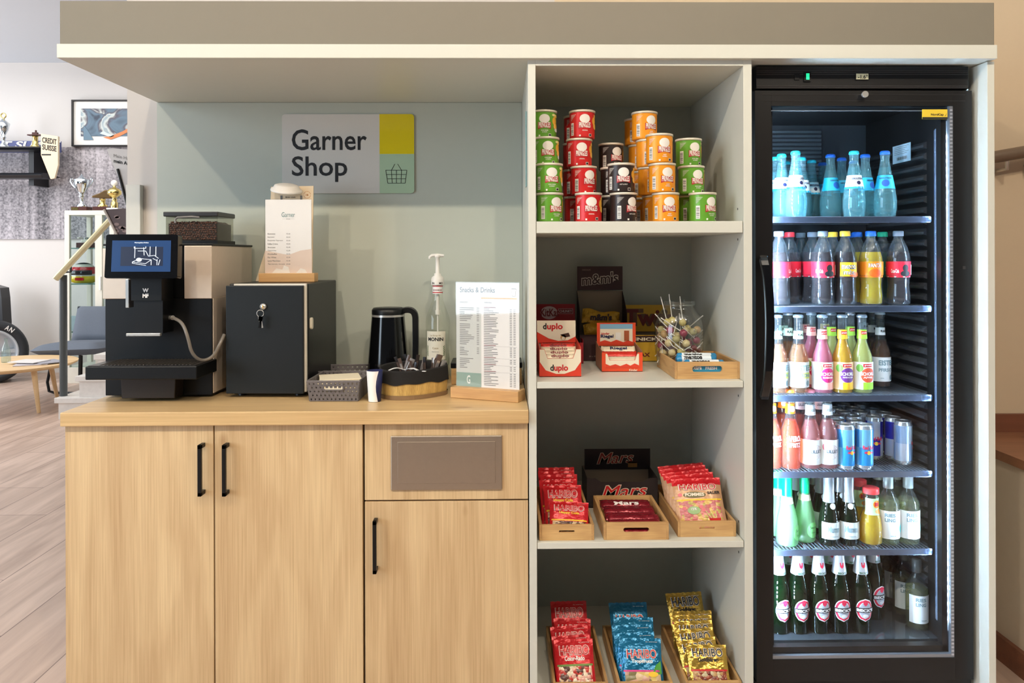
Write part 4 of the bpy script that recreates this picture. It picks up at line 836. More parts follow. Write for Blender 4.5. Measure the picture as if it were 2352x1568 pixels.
# big menu
A = at(1034, 923.8, .166); B = at(1190, 937, .08); mid = (A + B) / 2; rz_ = math.atan2(B.y - A.y, B.x - A.x); bw_ = ((B - A).xy).length
nrm = Vector((-math.sin(rz_), math.cos(rz_))) * .031
def paint2(mb, f, g):
    w, h = .21, .322; teal = M('menu_teal', (152, 178, 166), .5); lg = M('menu_grey', (216, 218, 212), .5); am = M('menu_amber', (222, 180, 110), .5)
    mb.quad(f, -w / 2, -w / 2 + .085, .0, .27, lg); mb.quad(g, -w / 2, -w / 2 + .085, 0, .043, teal); h2 = lambda u, v: (g(u, v)[0], g(u, v)[1] - .0003, g(u, v)[2])
    mb.text('G', h2, -w / 2 + .042, .009, .012, .026, M('menu_outline', (236, 238, 232), .5), .02)
    mb.text('Snacks & Drinks', g, -w / 2 + .013, .292, .118, .0165, M('menu_slate', (96, 108, 112), .5), .01, 'l')
    mb.quad(g, -w / 2 + .085, w / 2 - .006, .273, .277, am)
    mb.poly(g, [(.083, .282), (.094, .282), (.0965, .306), (.0805, .306)], greyink); mb.poly(h2, [(.0837, .2827), (.0933, .2827), (.0957, .304), (.0813, .304)], white)
    mb.text('SNACKS', g, -w / 2 + .013, .259, .026, .0048, greyink, 0, 'l'); mb.text('DRINKS', g, -w / 2 + .095, .259, .026, .0052, M('menu_slate'), 0, 'l')
    r = random.Random(2)
    for i in range(34):
        z = .243 - i * .0056
        if i in (8, 21, 27): continue
        if z > .048: mb.quad(g, -w / 2 + .012, -w / 2 + .012 + r.uniform(.014, .05), z, z + .0017, greyink); mb.quad(g, -w / 2 + .07, -w / 2 + .078, z, z + .0016, greyink) if i < 26 else None
    for i in range(46):
        z = .246 - i * .0053
        if i in (0, 22, 29, 33, 37): mb.quad(g, -w / 2 + .094, -w / 2 + .094 + .04, z, z + .002, M('menu_red', (150, 96, 96), .5)); mb.quad(g, -w / 2 + .094, w / 2 - .007, z - .0014, z - .0011, greyink); continue
        mb.quad(g, -w / 2 + .094, -w / 2 + .094 + r.uniform(.014, .05), z, z + .0017, greyink)
        for q in (0, .012): mb.quad(g, w / 2 - .03 + q, w / 2 - .023 + q, z, z + .0016, greyink)
menu_stand('snack_menu_stand', 'large snacks and drinks price card on oak block, right end of the worktop', (mid.x + nrm.x, mid.y + nrm.y, ZW), rz_, bw_, .06, .033, .21, .322, paint2)
# ------------------------------------------------------------------ snacks in the shelf unit
EPS = .0004
ordn = ['first', 'second', 'third', 'fourth', 'fifth', 'sixth', 'seventh', 'eighth', 'ninth', 'tenth', 'eleventh', 'twelfth']
# crisp cans
CH, CR = .0855, .0385
def can_proto(kind, body, flav, dark, accents):
    t = thing('crisp_can', kind, 'crisp can'); cm = M('can_' + kind, body, .35, .1)
    MB().lathe([(.036, 0), (.0385, .002), (CR, .005), (CR, CH - .007)], cm, 40).build('can_body', t)
    MB().lathe([(CR, CH - .007), (.0405, CH - .0065), (.0405, CH - .0005), (.039, CH), (.0375, CH - .003), (0, CH - .003)], M('can_rim', (222, 214, 196), .35, .2), 40).build('rim', t)
    mb = MB(); f = cylf(CR, .0004); g = cylf(CR, .0008); h = cylf(CR, .0012)
    wh = M('can_white', (236, 232, 224), .4, var=0); rb = M('can_bow', (176, 26, 36), .4, var=0)
    for u0 in (0,):
        mb.disc(f, u0, .058, .0165, .0135, wh, 26)
        mb.grid(12, 3, lambda a, b: f(u0 - .0205 + .041 * a, (.0262 + .004 * (1 - (2 * a - 1) ** 2)) * (1 - b) + (.0485 - .003 * (1 - (2 * a - 1) ** 2)) * b), rb, False)
        mb.text('PRINGLES', g, u0, .0305, .036, .0165, wh, .03)
    for i, s in enumerate(flav): mb.text(s, g, 0, .0205 - i * .005, .0021 * len(s), .0035, wh, .02)
    mb.quad(g, .012, .021, .004, .0125, wh); mb.quad(h, .0132, .0198, .0052, .0112, ink); mb.quad(g, -.018, -.013, .004, .009, wh)
    mb.quad(g, -.048, -.036, .008, .046, wh, 3)
    for k in range(7): mb.quad(h, -.0465, -.0375, .011 + k * .0048, .011 + k * .0048 + .0016 + .0008 * (k % 3), greyink, 2)
    for k in range(8): mb.quad(g, -.048, -.028 - .002 * k * 1.2, .07 - k * .0024, .0707 - k * .0024, wh, 3)
    for k, (a, b_, ru, rv, c) in enumerate(accents): mb.disc(g if k % 2 else f, a, b_, ru, rv, M('acc_%d_%d_%d' % c, c, .4, var=0), 14)
    mb.build('printed_label', t); return t
chips = [(.036, .052, .010, .013, (228, 170, 60)), (.041, .036, .0105, .009, (240, 190, 90)), (.046, .068, .012, .005, (238, 196, 96))]
cans = {'green': can_proto('green', (98, 158, 48), ('SOUR CREAM', '& ONION'), 0, chips + [(.046, .026, .011, .007, (232, 232, 226)), (.034, .07, .009, .004, (232, 222, 150))]),
        'red': can_proto('red', (200, 34, 34), ('ORIGINAL',), 0, chips),
        'black': can_proto('black', (44, 34, 32), ('HOT & SPICY',), 0, chips + [(.052, .022, .01, .006, (176, 40, 30))]),
        'orange': can_proto('orange', (238, 152, 32), ('SWEET', 'PAPRIKA'), 0, [(.04, .07, .009, .007, (250, 196, 80)), (.043, .05, .006, .013, (246, 180, 60)), (.045, .03, .005, .006, (190, 50, 30))])}
used = {}
def put(proto, name, loc, rz, label, group, rx=0):
    k = name
    if not used.get(id(proto)): used[id(proto)] = 1; proto.location = loc; proto.rotation_euler = (rx, 0, rz); proto['label'] = label; proto['group'] = group; return proto
    return dup(proto, loc, rz, label, group, rx)
CAN = [('green', 1263, 0, .062, .5), ('green', 1262, 1, .062, .15), ('green', 1255, 2, .12, .1), ('green', 1250, 3, .15, .0),
       ('red', 1352, 0, .062, .12), ('red', 1341, 1, .13, .42), ('red', 1331, 2, .15, .12), ('red', 1338, 3, .15, .12), ('red', 1325, 0, .20, .6), ('red', 1322, 1, .215, .4), ('red', 1322, 2, .24, .5), ('red', 1324, 3, .235, .3),
       ('black', 1432, 0, .062, .62), ('black', 1427, 1, .062, .05), ('black', 1409, 0, .16, .2), ('black', 1409, 1, .16, .5), ('black', 1404, 2, .245, .4), ('black', 1412, 0, .25, .4), ('black', 1412, 1, .25, .2),
       ('orange', 1529, 0, .062, .1), ('orange', 1521, 1, .062, .25), ('orange', 1515, 2, .062, .22), ('orange', 1505, 0, .16, .15), ('orange', 1495, 1, .16, .8), ('orange', 1491, 2, .165, .7), ('orange', 1481, 3, .17, .4), ('orange', 1478, 0, .26, .5), ('orange', 1476, 1, .27, .4), ('orange', 1472, 2, .275, .6), ('orange', 1463, 3, .285, .5),
       ('green', 1614, 0, .062, .48), ('green', 1588, 0, .16, .35), ('green', 1588, 1, .125, .32), ('green', 1582, 2, .15, .3)]
lvl = ['bottom', 'second', 'third', 'fourth']
PROTO_CAN = {k: v for k, v in cans.items()}
for k, px, lv, y, rz in CAN:
    row = 'front' if y < .1 else ('middle' if y < .19 else 'rear')
    side = ' far left' if px < 1300 and k == 'green' else (' far right' if k == 'green' else '')
    put(cans[k], k, (X(px, y), y, SH[0] + EPS + lv * (CH + .0006)), rz, '%s crisp can, %s level of the%s %s stack on the top shelf' % (k, lvl[lv], side, row), '%s crisp cans on the top shelf' % k)
# display cartons
def carton(name, label, x0, x1, y0, y1, z, hf, hs, col, paintf, flap=None, side=None, hb=None, notch=0):
    t = thing(name, label, 'box', ((x0 + x1) / 2, (y0 + y1) / 2, z)); m = M('carton_%s' % name + str(col), col, .5, var=.02); inn = M('carton_inside', (150, 138, 120), .7)
    T = .0015; sm = side or m; hb = hb or hs; mb = MB()
    mb.box(x0, x1, y0, y1, z, z + T, inn)
    w = (x1 - x0)
    if notch: mb.prism([(x0, z), (x1, z), (x1, z + hf), (x1 - w * .12, z + hf), (x1 - w * .2, z + hf - notch), (x0 + w * .2, z + hf - notch), (x0 + w * .12, z + hf), (x0, z + hf)], 'y', y0, y0 + T, m)
    else: mb.box(x0, x1, y0, y0 + T, z, z + hf, m)
    for xa in (x0, x1 - T): mb.prism([(y0 + T, z), (y1, z), (y1, z + hb), (y0 + T, z + hs)], 'x', xa, xa + T, sm)
    mb.box(x0 + T, x1 - T, y1 - T, y1, z, z + hb, inn)
    paintf(mb, lambda u, v: (x0 + u, y0 - .0005, z + v), lambda u, v: (x0 + u, y0 - .001, z + v), x1 - x0); mb.build('carton_body', t, rel=True)
    if flap:
        fz0, fz1, fy, fp, fx0, fx1 = flap; mb = MB(); mb.box(fx0, fx1, fy, fy + .0015, fz0, fz1, m)
        fp(mb, lambda u, v: (fx0 + u, fy - .0005, fz0 + v), lambda u, v: (fx0 + u, fy - .001, fz0 + v), fx1 - fx0, fz1 - fz0); mb.build('header_flap', t, rel=True)
    return t
cr_ = M('print_cream', (238, 228, 206), .5, var=0); or_ = M('print_orange_red', (214, 62, 36), .5, var=0)
Zs = SH[1] + EPS
def p_dup(mb, f, g, w):
    mb.poly(f, [(.001, .082), (w * .115, .082), (w * .195, .0545), (w * .805, .0545), (w * .885, .082), (w - .001, .082), (w - .001, .045), (w * .85, .02), (w * .6, .009), (w * .4, .009), (w * .15, .02), (.001, .045)], cr_)
    mb.text('d', g, w * .3, .018, .0105, .019, ink, .03); mb.text('uplo', g, w * .35, .0125, .042, .0245, red, .03, 'l')
def f_dup(mb, f, g, w, h):
    mb.poly(f, [(0, h), (w, h), (w, .02), (w * .8, .008), (w * .55, .006), (w * .3, .014), (0, .035)], cr_)
    mb.text('d', g, w * .2, h - .028, .0115, .0195, ink, .03); mb.text('uplo', g, w * .26, h - .034, .05, .0255, red, .03, 'l')
    mb.disc(g, w * .68, .017, .009, .009, M('hazel', (196, 150, 90), .5, var=0)); mb.disc(lambda u, v: (g(u, v)[0], g(u, v)[1] - .0004, g(u, v)[2]), w * .68, .014, .0055, .0055, cr_); mb.poly(g, [(w * .6, .026), (w * .82, .032), (w * .86, .02), (w * .7, .016)], M('choco', (70, 44, 34), .5, var=0))
x0, x1 = X(1239, .09, 850), X(1335, .09, 850)
carton('duplo_carton'.replace('duplo', 'wafer'), 'red and cream wafer bar carton at the left end of the second shelf', x0, x1, .09, .24, Zs, .083, .088, (214, 58, 36), p_dup, (Zs + .085, Z(737, .215, 1280), .235, f_dup, x0 - .0, X(1322, .235, 760)), hb=.1, notch=.028)
def bar(name, label, loc, w, d, h, m, band, txt, tm, rz=0, rx=0, group=None, jag=.006):
    t = thing(name, label, 'chocolate bar', loc, rz, group, rx); mb = MB()
    def sh(s):
        def f(u, v):
            e = min(u, 1 - u); k = min(1, e / .08); y = (v - .5) * d * (1 if k >= 1 else 1.1); bul = math.sin(v * PI) ** .5 * k ** .5
            return ((u - .5) * w, y, h / 2 + s * h / 2 * bul + .0006 * math.sin(u * 60))
        return f
    mb.grid(24, 6, sh(1), m); mb.grid(24, 6, sh(-1), m)
    if txt: mb.text(txt, lambda u, v: (u, -d / 2 + .001 + v * .8, h * (.5 + .5 * math.sin(min(1, max(0, (v * .8) / d)) * PI) ** .5) + .0012), 0, d * .25, w * .5, d * .6, tm, .03)
    mb.build('wrapper', t); return t
wr1 = foil('wrap_cream', (232, 218, 190), .35, .1, .3); wr2 = foil('wrap_dark_red', (110, 24, 34), .25, .3, .7, 45); wr3 = foil('wrap_red', (206, 50, 40), .3, .1, .3)
for i in range(4):
    bar('chocolate_bar', 'cream wafer bar in the red and cream carton, %s row' % ordn[i], ((x0 + x1) / 2, .112 + i * .026, Zs + .05 + i * .0075), (x1 - x0) * .86, .026, .018, wr1 if i < 3 else wr3, None, 'duplo', dred, rx=.9, group='wafer bars in the carton')
    MB
def p_kr(mb, f, g, w):
    mb.poly(f, [(w * .09, .012), (w * .91, .012), (w * .91, .056), (w * .87, .056), (w * .81, .0355), (w * .19, .0355), (w * .13, .056), (w * .09, .056)], cr_); mb.poly(g, [(w * .09, .012), (w * .91, .012), (w * .91, .02), (w * .8, .026), (w * .7, .019), (w * .6, .025), (w * .45, .018), (w * .33, .024), (w * .2, .019), (w * .09, .025)], or_)
    mb.text('Kinder', lambda u, v: (g(u, v)[0], g(u, v)[1] - .0005, g(u, v)[2]), w * .77, .002, .026, .007, cr_, .02)
def f_kr(mb, f, g, w, h):
    bl = M('print_sky', (132, 182, 214), .5, var=0); mb.quad(f, w * .08, w * .92, .012, h - .004, cr_); mb.quad(g, w * .08, w * .92, h - .02, h - .004, bl)
    g2 = lambda u, v: (g(u, v)[0], g(u, v)[1] - .0004, g(u, v)[2])
    mb.text('kinder', g2, w * .22, .037, w * .21, .0075, red, .02); mb.text('Riegel', lambda u, v: (g(u, v)[0], g(u, v)[1] - .001, g(u, v)[2]), w * .26, .024, w * .33, .0135, navy, .03)
    mb.quad(g2, w * .48, w * .62, .02, .044, M('milk_white', (240, 238, 234), .5, var=0)); mb.quad(g2, w * .7, w * .83, .016, .05, M('choc_block', (168, 88, 50), .5, var=0))
    mb.poly(g2, [(w * .08, .004), (w * .92, .004), (w * .92, .013), (w * .8, .018), (w * .68, .012), (w * .5, .02), (w * .36, .013), (w * .2, .019), (w * .08, .014)], or_)
x0, x1 = X(1382.5, .18, 840), X(1476, .18, 840)
carton('milk_bar_carton', 'orange and white milk chocolate bar carton in the middle of the second shelf', x0, x1, .18, .33, Zs, .06, .064, (220, 74, 36), p_kr, (Zs + .064, Z(741, .32, 1415), .32, f_kr, X(1371, .32, 760), X(1460, .32, 760)), side=M('carton_brownside', (150, 110, 84), .6), hb=.078, notch=.024)
for i in range(3):
    bar('milk_chocolate_bar', 'red and white wrapped milk bar in the orange carton, %s row' % ordn[i], ((x0 + x1) / 2, .2 + i * .032, Zs + .028 + i * .012), (x1 - x0) * .86, .03, .016, wr1 if i != 1 else wr3, None, 'Riegel' if i == 2 else None, navy, rx=.75, group='milk bars in the orange carton')
def p_kk(mb, f, g, w): pass
def f_kk(mb, f, g, w, h):
    mb.disc(f, w * .38, h - .03, .03, .0225, M('kk_oval', (206, 186, 190), .5, var=0), 24); g2 = lambda u, v: (g(u, v)[0], g(u, v)[1] - .0004, g(u, v)[2])
    mb.text('KitKat', g2, w * .40, h - .043, .064, .027, dred, .02); mb.quad(g, w * .6, w * .95, h - .034, h - .016, M('kk_oval')); mb.quad(g2, w * .61, w * .94, h - .033, h - .017, dred)
    mb.text('CHUNKY', lambda u, v: (g(u, v)[0], g(u, v)[1] - .0008, g(u, v)[2]), w * .775, h - .0295, w * .3, .009, M('kk_oval'), .02)
rk = (150, 18, 30)
kx0, kx1 = X(1225, .44, 780), X(1334, .44, 780); 
carton('wafer_finger_carton', 'dark red wafer finger carton behind the red and cream carton', kx0, kx1, .36, .5, Zs, .07, .08, rk, p_kk, (Zs + .08, Z(698, .45, 1280), .45, f_kk, kx0, X(1321, .45, 780)))
brn = (58, 32, 34)
def p_mm(mb, f, g, w):
    mb.text('24 x 45 g', g, w * .28, .012, .03, .006, M('mm_pale', (170, 150, 140), .5, var=0))
def f_mm(mb, f, g, w, h):
    g2 = lambda u, v: (g(u, v)[0], g(u, v)[1] - .0006, g(u, v)[2]); mb.text('CHOCOLATE', f, w * .2, h * .82, .03, .005, M('mm_pale'))
    sk_ = lambda fn: (lambda u, v: fn(u, v + (u - w / 2) * .09))
    mb.text("m&m's", sk_(g), w / 2, h * .24, w * .82, h * .5, M('mm_outline', (205, 200, 190), .5, var=0), .06); mb.text("m&m's", sk_(g2), w / 2, h * .26, w * .79, h * .45, M('mm_brown', (52, 28, 28), .5, var=0), .01)
mx0_, mx1_ = X(1332, .42, 800), X(1441, .42, 800)
t = carton('peanut_candy_carton', 'tall dark brown candy carton with raised header, at the back of the second shelf', mx0_, mx1_, .42, .52, Zs, .09, .165, brn, p_mm, (Z(668, .44, 1380), Z(612, .44, 1380), .505, f_mm, X(1326, .505, 640), X(1430, .505, 640)), side=M('carton_dark_side', (44, 28, 28), .6), hb=Z(668, .5, 1380) - Zs)
yb = foil('bag_yellow', (206, 160, 40), .25, .2, .8, 40)
# pillow packs
def pack(name, w, h, th, top, win, band, vt, paint, crest=None):
    t = thing(name, name, 'sweet bag'); mb = MB(); n = 14; q = 20
    def sh(s):
        def f(u, v):
            e = min(1, min(u, 1 - u) / .12) ** .6; k = min(1, min(max(v - .05, 0), max(.95 - v, 0)) / .16) ** .6
            z = v * h + (.0008 * (1 if int(u * n + .5) % 2 else -1) if v in (0, 1) else 0)
            return ((u - .5) * w * (1 - .035 * math.sin(v * PI)), -s * th / 2 * e * k * (1 + .12 * math.sin(u * 9 + v * 7)) - .0012 * math.sin(u * 23 + v * 3) * (1 - k), z)
        return f
    th *= .72; mt = lambda u, v: win if (v < vt and .04 < v and .04 < u < .96) else (crest if crest and v > .86 else top)
    mb.grid(n, q, sh(1), mt); mb.grid(n, q, lambda u, v: sh(-1)(1 - u, v), lambda u, v: crest if crest and v > .86 else top)
    def fn(off): return lambda u, v: (lambda p: (p[0], p[1] - off, p[2]))(sh(1)(min(.999, max(.001, u / w + .5)), min(.999, max(.001, v / h))))
    mb.quad(fn(.0008), -w * .46, w * .46, vt * h - .001, vt * h + .0045, band, 10)
    paint(mb, fn(.0016), fn(.003), w, h); mb.build('bag', t); return t
def haribo(sub, lc, out, sc_c, vz, wd=.78):
    def p(mb, f, g, w, h):
        mb.text('HARIBO', f, 0, h * vz - .0014, w * wd, .0285, out, .04); mb.text('HARIBO', g, 0, h * vz, w * (wd - .03), .0257, lc, .003)
        if sub: mb.text(sub, f, 0, h * vz - .0165, w * .52, .0135, sc_c, .035)
        mb.text('für unterwegs', f, w * .27, h * .915, w * .28, .0035, out)
    return p
wh_ = M('print_white', (240, 236, 230), .45, var=0)
candy = cells('candy_mix', [(110, 70, 60), (226, 170, 150), (230, 200, 160), (190, 60, 50), (90, 60, 50), (236, 220, 190)], 105)
colac = cells('candy_cola', [(86, 50, 36), (110, 64, 40), (60, 36, 30), (200, 170, 130), (90, 56, 40)], 110)
trop = cells('candy_tropical', [(130, 120, 80), (206, 160, 140), (220, 190, 150), (150, 130, 90), (226, 200, 120)], 60)
bear = cells('candy_bear', [(130, 60, 44), (150, 76, 50), (110, 50, 40), (190, 150, 100), (206, 190, 150)], 110)
pomc = cells('candy_sour', [(206, 110, 110), (190, 170, 90), (220, 150, 130), (200, 120, 120), (226, 190, 110)], 90)
redf = foil('foil_red', (196, 24, 34), .3, .15, .6, 35); bluf = foil('foil_blue', (24, 110, 150), .25, .35, .8, 40); golf = foil('foil_gold', (196, 160, 70), .22, .65, .9, 32); pomf = foil('foil_pastel', (196, 150, 110), .3, .1, .4, 30)
PK = {}
PK['cola'] = pack('red_sweet_bag', .118, .15, .022, redf, colac, yellow, .42, haribo('Happy Cola', red, wh_, yellow, .70))
PK['rado'] = pack('red_sweet_bag', .118, .15, .022, redf, candy, M('band_green', (110, 140, 60), .5), .5, haribo('Color-Rado', red, wh_, wh_, .70))
def p_tr(mb, f, g, w, h):
    haribo('Tropifrutti', red, wh_, wh_, .62, .74)(mb, f, g, w, h); mb.poly(f, [(w * .2, h * .3), (w * .34, h * .5), (w * .46, h * .58), (w * .46, h * .34)], M('leaf_print', (70, 150, 50), .5, var=0))
    mb.disc(f, w * .25, h * .33, w * .12, h * .05, M('beak_yellow', (240, 196, 40), .5, var=0))
PK['trop'] = pack('blue_sweet_bag', .125, .16, .024, bluf, trop, M('band_pink', (210, 60, 130), .5), .38, p_tr)
PK['gold'] = pack('gold_sweet_bag', .12, .15, .022, golf, bear, red, .44, haribo('Goldbären', ink, wh_, ink, .74))
def p_po(mb, f, g, w, h):
    mb.text('HARIBO', f, 0, h * .745 - .001, w * .78, .0255, wh_, .055); mb.text('HARIBO', g, 0, h * .745, w * .75, .023, red, .005)
    mb.disc(f, -w * .08, h * .655, w * .24, .011, M('pom_oval', (110, 100, 60), .5, var=0)); mb.text('POMMES', g, -w * .08, h * .625, w * .4, .0125, cr_, .04); mb.text('SAUER', g, w * .32, h * .66, w * .26, .0105, ink, .03)
    mb.disc(f, -w * .14, h * .36, w * .13, h * .075, M('pom_green', (150, 180, 120), .5, var=0)); mb.text('15%', g, -w * .14, h * .36, w * .12, .009, wh_, .03)
    for a, b_ in ((-.33, .4), (.02, .42), (.06, .36), (-.38, .66)): mb.disc(f, w * a, h * b_, w * .045, w * .045, M('pom_pink', (220, 110, 120), .5, var=0), 12)
    for a in (-.02, .03, .08): mb.poly(g, [(w * (.2 + a), h * .2), (w * (.22 + a), h * .2), (w * (.14 + a * 2), h * .34), (w * (.12 + a * 2), h * .34)], M('pom_stick', (206, 200, 120), .5, var=0))
    mb.poly(f, [(w * .14, h * .2), (w * .38, h * .2), (w * .35, h * .07), (w * .2, h * .06)], red)
PK['pom'] = pack('sour_sweet_bag', .15, .19, .026, pomf, pomc, yellow, .55, p_po, redf)
def place_pack(kind, px, py, yb, yt, zb, label, group, rz=0, sc=1):
    H = {'cola': .15, 'rado': .15, 'trop': .16, 'gold': .15, 'pom': .19}[kind]
    a = {'pom': .62, 'cola': .72}.get(kind, .6); yt = yb + .08
    for _ in range(8): top = at(px, py, yt); L = (top.z - zb) / math.cos(a); L = min(L, H * 1.08); yt = yb + L * math.sin(a)
    lo, hi = {'cola': (.18, .196), 'rado': (.218, .237), 'trop': (.41, .422), 'gold': (.605, .626), 'pom': (.6, .602)}[kind]
    x = min(hi, max(lo, top.x)); y = yb; z = max(zb, top.z - L * math.cos(a)); ry = max(-.16, min(.16, (top.x - x) / L))
    o = put(PK[kind], kind, (x, y, z), rz, label, group, rx=-a); o.scale = (1, 1, L / H); o.rotation_euler.y = ry; return o
def tray(label, x0, x1, y0, y1, z, hf, hs, slot, name='wooden_tray', T=.008):
    t = thing(name, label, 'tray', ((x0 + x1) / 2, (y0 + y1) / 2, z)); mb = MB()
    for xa in (x0, x1 - T): MB().box(xa, xa + T, y0, y1, z, z + hs, piney).build('side_board', t, rel=True, bevel=.0008)
    mb = MB(); plate_hole(mb, x0 + T, x1 - T, z + .004, z + hf, y0, y0 + T, slot[0], slot[1], slot[2], pine, cz=z + hf * .58); mb.box(x0 + T, x1 - T, y0, y0 + T, z, z + .004, pine); mb.build('front_board', t, rel=True)
    MB().box(x0 + T, x1 - T, y1 - T, y1, z, z + hs, pine).build('back_board', t, rel=True)
    MB().box(x0 + T, x1 - T, y0 + T, y1 - T, z + .0005, z + .005, pine).build('bottom_board', t, rel=True); return t
# second shelf, right part
M('tw_red', (120, 40, 36), .5, var=0)
def f_tw(mb, f, g, w, h): mb.text('Twi', f, w * .5 + .002, h * .2, w * .86, h * .66, M('tw_shadow', (120, 84, 60), .5, var=0), .05); mb.text('Twix', g, w * .55, h * .22, w * 1.0, h * .62, M('tw_red', (120, 40, 36), .5, var=0), .03)
def p_tw(mb, f, g, w):
    mb.quad(f, 0, w, .066, .088, M('sn_brown', (62, 38, 30), .5, var=0)); mb.text('SNICKERS', g, w * .5, .071, w * .74, .011, cr_, .04); mb.text('MAX', g, w * .32, .016, w * .3, .014, M('tw_red'), .04)
    mb.disc(g, w * .75, .035, .018, .012, M('choco', (70, 44, 34), .5, var=0))
tx0, tx1 = X(1432, .46, 800), X(1545, .46, 800)
carton('caramel_bar_carton', 'gold and yellow chocolate bar carton at the back beside the candy jar', tx0, tx1, .40, .53, Zs, .09, .09, (222, 176, 50), p_tw, (Zs + .09, Z(700, .52, 1480), .52, f_tw, X(1427, .52, 640), X(1540, .52, 640)))
for i, (px, py, a) in enumerate(((1377, 716, .12), (1384, 737, -.1))):
    mb = MB(); w, h = .13, .05
    mb.grid(16, 8, lambda u, v: ((u - .5) * w, -.012 * math.sin(v * PI) * math.sin(u * PI) ** .4 if 0 < u < 1 else 0, v * h + .004 * math.sin(u * 9)), yb); mb.grid(16, 8, lambda u, v: ((.5 - u) * w, .012 * math.sin(v * PI) * math.sin(u * PI) ** .4 if 0 < u < 1 else 0, v * h + .004 * math.sin((1 - u) * 9)), yb)
    if i == 0: mb.text("m&m's", lambda u, v: (u, -.0145, v + u * .1), 0, .014, .075, .024, M('mm_brown'), .05)
    p = at(px, py, .46); tag(mb.build('candy_bag', loc=(p.x, .45 - i * .012, p.z - .045 - i * .01), rot=(-.2, a, 0)), 'yellow candy bag inside the tall brown carton, %s' % ('upper one' if i == 0 else 'lower one'), 'sweet bag', 'yellow candy bags')
# lollipop jar
jy = .205; t = thing('lollipop_jar', 'round clear glass jar filled with lollipops behind the mint tray', 'jar', (X(1569, jy), jy + .06, Zs))
jh = Z(690, jy + .06, 1570) - Zs; jr = .077
jg = glass('jar_glass', (250, 252, 250), .06, body=.035, bcol=(200, 205, 200), refl=1.7)
MB().lathe([(0, .003), (.055, 0), (.068, .008), (jr, .06), (jr, jh * .62), (.068, jh * .78), (.05, jh * .88), (.047, jh * .92), (.052, jh * .95), (.052, jh)], jg, 40).build('glass_body', t)
mb = MB(); mb.tube([(.05 * math.cos(i * PI / 12), .05 * math.sin(i * PI / 12), jh - .012) for i in range(24)], .0035, jg, 8, close=True); mb.build('rim', t)
jl = t.location.copy(); rr = random.Random(9)
cols = [(206, 190, 120), (196, 160, 110), (150, 60, 80), (180, 170, 120), (214, 196, 150), (120, 50, 60)]
cn = ['pale yellow', 'amber', 'raspberry', 'olive', 'cream', 'dark cherry']
SP = []
for i in range(52):
    for _ in range(200):
        a = rr.uniform(0, 2 * PI) if i > 26 else rr.uniform(-PI, 0); r = jr - .019 if i < 38 else rr.uniform(0, .035); p = Vector((r * math.cos(a), r * math.sin(a), rr.uniform(.018, .125)))
        if all((p - q).length > .0262 for q in SP): break
    else: continue
    SP.append(p)
spr = thing('lollipop', 'x', 'lollipop'); MB().lathe([(0, -.0125), (.006, -.0108), (.0108, -.006), (.0125, 0), (.0108, .006), (.006, .0108), (0, .0125)], M('lolly', (206, 190, 120), .3), 14).build('candy_ball', spr)
mb = MB(); mb.tube([(0, 0, .012), (0, 0, .085)], .0016, wh_, 6); mb.build('stick', spr)
for i, p in enumerate(SP):
    d = Vector((-p.x * 9, -p.y * 9, .9 if i % 3 else -.6)); 
    if i < 38: d = Vector((-p.y, p.x, .0)).normalized() * (1 if i % 2 else -1) + Vector((0, 0, .7 * (-1) ** i)) - Vector((p.x, p.y, 0)) * 6
    if (p + d.normalized() * .09).z < .01: d.z = abs(d.z)
    e = Vector((0, 0, 1)).rotation_difference(d.normalized()).to_euler()
    h_ = 'topmost' if p.z > .108 else ('upper' if p.z > .085 else ('middle' if p.z > .06 else ('lower' if p.z > .035 else 'lowest'))); s_ = 'left' if p.x < -.02 else ('right' if p.x > .02 else 'centre')
    r = spr if i == 0 else dup(spr, (0, 0, 0)); r.location = jl + p; r.rotation_euler = e; r['label'] = '%s coloured lollipop in the glass jar, %s %s %s part of the heap' % (cn[i % 6], h_, s_, 'front' if p.y < -.02 else ('rear' if p.y > .03 else 'inner')); r['group'] = 'lollipops in the glass jar'
    if i % 6: 
        for c in r.children:
            if c.name.startswith('candy_ball'):
                c.data = c.data.copy(); c.data.materials[0] = M('lolly_%d' % (i % 6), cols[i % 6], .3)
for i, (px, py, q) in enumerate(((1543, 679, -.25), (1549, 675, -.12), (1572, 680, -.1))):
    p = at(px, py, jl.y - .01); r = dup(spr, tuple(p - Vector((-.02 * q * 3, 0, .085))), 0, 'lollipop with its white stick poking out of the glass jar, %s' % ('left', 'middle', 'right')[i], 'lollipops sticking out of the jar'); r.rotation_euler = (0, q, 0)
